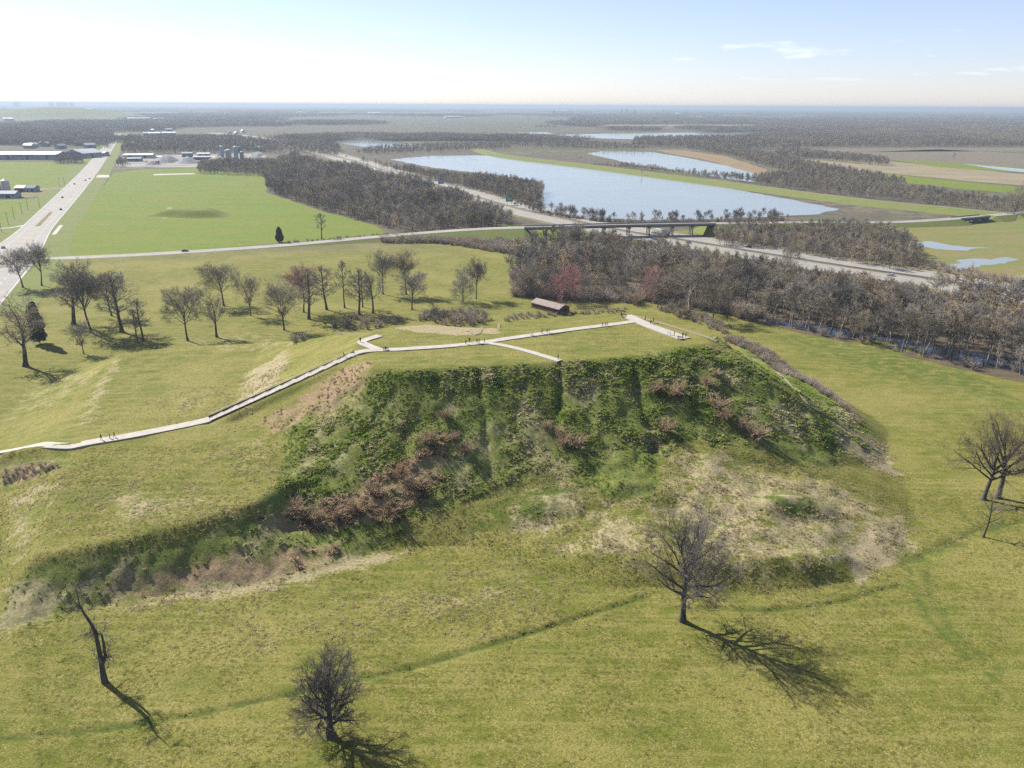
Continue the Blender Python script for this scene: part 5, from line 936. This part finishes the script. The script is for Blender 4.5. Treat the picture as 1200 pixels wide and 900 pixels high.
# ------------------------------------------------------------------ people, benches
SKIN = plain('skin', (.42, .26, .19), None, 3); HAIR = plain('hair', (.05, .035, .025), None, 3); SHOE = plain('shoe', (.04, .04, .04), None, 3)
CLO = {k: plain('cloth_' + k, c, None, 3) for k, c in dict(black=(.015, .015, .018), white=(.68, .67, .64), navy=(.03, .04, .09), red=(.32, .05, .045), grey=(.16, .16, .17), jean=(.06, .085, .15), olive=(.09, .09, .05), tan=(.36, .29, .2)).items()}
def body(pose):
    a, l = pose                                     # arm swing, stride
    J = dict(pelvis=(0, 0, .95), waist=(0, 0, 1.1), chest=(0, .01, 1.32), neck=(0, 0, 1.49), head=(0, .02, 1.62), crown=(0, .01, 1.74)); E_ = [('pelvis', 'waist'), ('waist', 'chest'), ('chest', 'neck'), ('neck', 'head'), ('head', 'crown')]
    Rd = dict(pelvis=(.16, .12), waist=(.145, .11), chest=(.17, .12), neck=(.055, .055), head=(.088, .1), crown=(.06, .07))
    for s, n in ((-1, 'l'), (1, 'r')):
        w = a * s; k = l * s
        J.update({'sh' + n: (s * .18, 0, 1.41), 'el' + n: (s * .24, -.06 + .16 * w, 1.14), 'ha' + n: (s * .23, .06 + .34 * w, .92), 'fi' + n: (s * .22, .09 + .37 * w, .82), 'hi' + n: (s * .095, 0, .88), 'kn' + n: (s * .105, .04 - .16 * k, .5), 'an' + n: (s * .11, -.02 - .42 * k, .09), 'to' + n: (s * .12, .13 - .42 * k, .045)})
        Rd.update({'sh' + n: (.075, .075), 'el' + n: (.048, .05), 'ha' + n: (.035, .042), 'fi' + n: (.022, .04), 'hi' + n: (.1, .11), 'kn' + n: (.062, .068), 'an' + n: (.042, .05), 'to' + n: (.045, .035)})
        E_ += [('chest', 'sh' + n), ('sh' + n, 'el' + n), ('el' + n, 'ha' + n), ('ha' + n, 'fi' + n), ('pelvis', 'hi' + n), ('hi' + n, 'kn' + n), ('kn' + n, 'an' + n), ('an' + n, 'to' + n)]
    ks = list(J); me = bpy.data.meshes.new('person'); me.from_pydata([J[k] for k in ks], [(ks.index(p), ks.index(q)) for p, q in E_], []); o = bpy.data.objects.new('tmp', me); COL.objects.link(o)
    sk = o.modifiers.new('skin', 'SKIN'); sk.use_smooth_shade = True
    for i, k in enumerate(ks): me.skin_vertices[0].data[i].radius = Rd[k]; me.skin_vertices[0].data[i].use_root = (k == 'pelvis')
    o.modifiers.new('sub', 'SUBSURF').levels = 1; dg = bpy.context.evaluated_depsgraph_get(); out = bpy.data.meshes.new_from_object(o.evaluated_get(dg)); bpy.data.objects.remove(o); out.name = 'person'; out.materials.clear()
    for m in (CLO['grey'], CLO['navy'], SKIN, HAIR, SHOE): out.materials.append(m)
    mi = []
    for f in out.polygons:
        c = f.center; mi.append(3 if c.z > 1.68 or (c.z > 1.56 and c.y < -.03) else 2 if c.z > 1.5 or (abs(c.x) > .17 and c.z < .93) else 4 if c.z < .1 else 1 if c.z < .97 else 0)
    out.polygons.foreach_set('material_index', np.array(mi, np.int32)); out.polygons.foreach_set('use_smooth', np.ones(len(mi), bool)); zmin = min(v.co.z for v in out.vertices)
    for v in out.vertices: v.co.z -= zmin
    return out
BODY = [body((.12, .05)), body((.7, .6)), body((-.7, -.55))]
def person(px, py, pose, rz, topc, legc, label, dz=.17, hgt=1.0, z=None):
    q = G(px, py); o = bpy.data.objects.new('person', BODY[pose]); COL.objects.link(o); o.location = (q[0], q[1], float(bil(q[0], q[1])) + dz if z is None else z); o.rotation_euler.z = rz; o.scale = (hgt,) * 3
    for k, c in ((0, topc), (1, legc)): o.material_slots[k].link = 'OBJECT'; o.material_slots[k].material = CLO[c]
    return tag(o, label, 'person')
for args in [(119,516,1,1.2,'black','jean','person in black top walking on the lower path with two others'),(129,514.5,2,1.6,'white','grey','person in white top walking on the lower path between two others'),(134.5,513.5,1,1.7,'navy','black','person in navy walking ahead on the lower path'),
    (422.5,402,0,.3,'black','black','person in black standing at the short spur by the stair head'),(546,404,2,1.6,'olive','black','person in olive at the rear of the group near the path fork'),(550,402,0,3,'black','black','person in black facing the group near the path fork'),(559,403,1,1.5,'navy','black','person in navy mid group near the path fork'),(561.5,403,2,1.4,'grey','jean','person in grey and jeans close beside the navy one'),(567.5,402.5,1,-1.5,'tan','jean','person in tan coat heading towards the fork group'),
    (621,394,0,1.5,'white','white','person dressed all in white on the upper path'),(623.5,393.8,1,1.6,'white','tan','person in white top and tan trousers on the upper path'),(635,391.7,1,1.5,'black','black','broad dark-clad person ahead of the pair in white'),(641,391,2,1.5,'black','jean','person in black top and jeans walking along the upper path'),(643.5,390.5,0,1.5,'navy','black','person in navy keeping beside the one in jeans'),
    (706,383.5,1,1.5,'black','black','person in black walking towards the path end'),(709.5,383,2,1.5,'black','navy','person in black and navy walking in a trio'),(711.8,382.6,1,1.5,'tan','grey','person in tan top walking in a trio'),(728,372,0,3.2,'red','black','person in red by the bench at the path end'),(756,376.5,1,.9,'black','black','person in black stepping onto the viewing terrace'),(762.5,381,0,.5,'red','navy','person in red top on the viewing terrace edge'),(765.5,378.5,1,.5,'grey','black','person in grey on the viewing terrace edge'),
    (800,396,0,2.5,'black','black','person in black at the terrace tip beside another'),(803.5,396,0,2.3,'red','black','person in red and black at the terrace tip'),(790,394.5,0,1,'grey','grey','person in grey standing on the terrace short of the tip'),(654,422,0,2,'navy','jean','person in navy at the end of the lookout spur')]: person(*args)
q = A_ + (B_ - A_) * .935; o = person(403, 421, 1, st.rotation_euler.z - 1.57, 'black', 'black', 'person in black climbing the last flight of stairs'); o.location = (q[0], q[1], A_[2] + RISE * .935 + .0); i_ = .935 * NF; o.location.z = A_[2] + RISE / NF * (int(i_) + min(1, math.ceil((i_ - int(i_)) / .064) / 10))
def bench(px, py, rz, label):
    q = G(px, py); e = empty('bench', (q[0], q[1], float(bil(q[0], q[1])) + .17), rz); tag(e, label, 'bench')
    for y in (-.2, 0, .2): MB().box(-.9, .9, y - .08, y + .08, .42, .47).build('seat_slat', POLE, e)
    for z in (.6, .76): MB().box(-.9, .9, .3, .34, z, z + .12).build('back_slat', POLE, e)
    for s in (-.7, .7): MB().box(s - .05, s + .05, -.26, .28, 0, .41).build('leg', RAILM, e); MB().box(s - .04, s + .04, .245, .295, .415, .9).build('backrest_support', RAILM, e)
bench(731, 371.5, .5, 'wooden bench at the far path end beside a person in red'); bench(797, 398.4, -.4, 'wooden bench at the tip of the viewing terrace'); bench(452, 411, .1, 'wooden bench on the path at the stair head')
q = G(452, 411)                                                        # seated visitor: bent legs
def seated():
    m = BODY[0].copy()
    for v in m.vertices:
        if v.co.z < .9 and abs(v.co.x) < .2:
            t = v.co.z
            if t > .47: v.co.y, v.co.z = v.co.y * .5 + (.9 - t) * 1.05, .56 + v.co.y * .6
            else: v.co.y += .45
        else: v.co.z -= .36
    return m
o = bpy.data.objects.new('person', seated()); COL.objects.link(o); o.location = (q[0], q[1], float(bil(q[0], q[1])) + .17); o.rotation_euler.z = 3.2; tag(o, 'person in grey sitting on the bench at the stair head', 'person')
lp = G(784, 393.5); e = empty('information_panel', (lp[0], lp[1], float(bil(lp[0], lp[1])) + .17), -.5); tag(e, 'small slanted information panel on the viewing terrace edge', 'sign')
pn = MB().box(-.6, .6, -.35, .35, -.03, .03).build('panel', WALLG, e); pn.location = (0, 0, .95); pn.rotation_euler.x = .6
for s in (-.45, .45): MB().box(s - .04, s + .04, -.04, .04, 0, .92).build('leg', RAILM, e)

# ------------------------------------------------------------------ haze: the air between camera and skyline
hz = MB().box(-64000, 64000, -66000, 64000, -1.2, 112).build('haze', MATS['ground_cover']); hz.data.materials.clear(); hm = bpy.data.materials.new('haze'); hm.use_nodes = True; hn = hm.node_tree.nodes
for n_ in list(hn):
    if n_.type != 'OUTPUT_MATERIAL': hn.remove(n_)
pv = hn.new('ShaderNodeVolumePrincipled'); pv.inputs['Density'].default_value = 1.05e-4; pv.inputs['Color'].default_value = (.38, .455, .54, 1); pv.inputs['Anisotropy'].default_value = .2
hm.node_tree.links.new(pv.outputs[0], hn['Material Output'].inputs['Volume']); hz.data.materials.append(hm); stuff(hz)
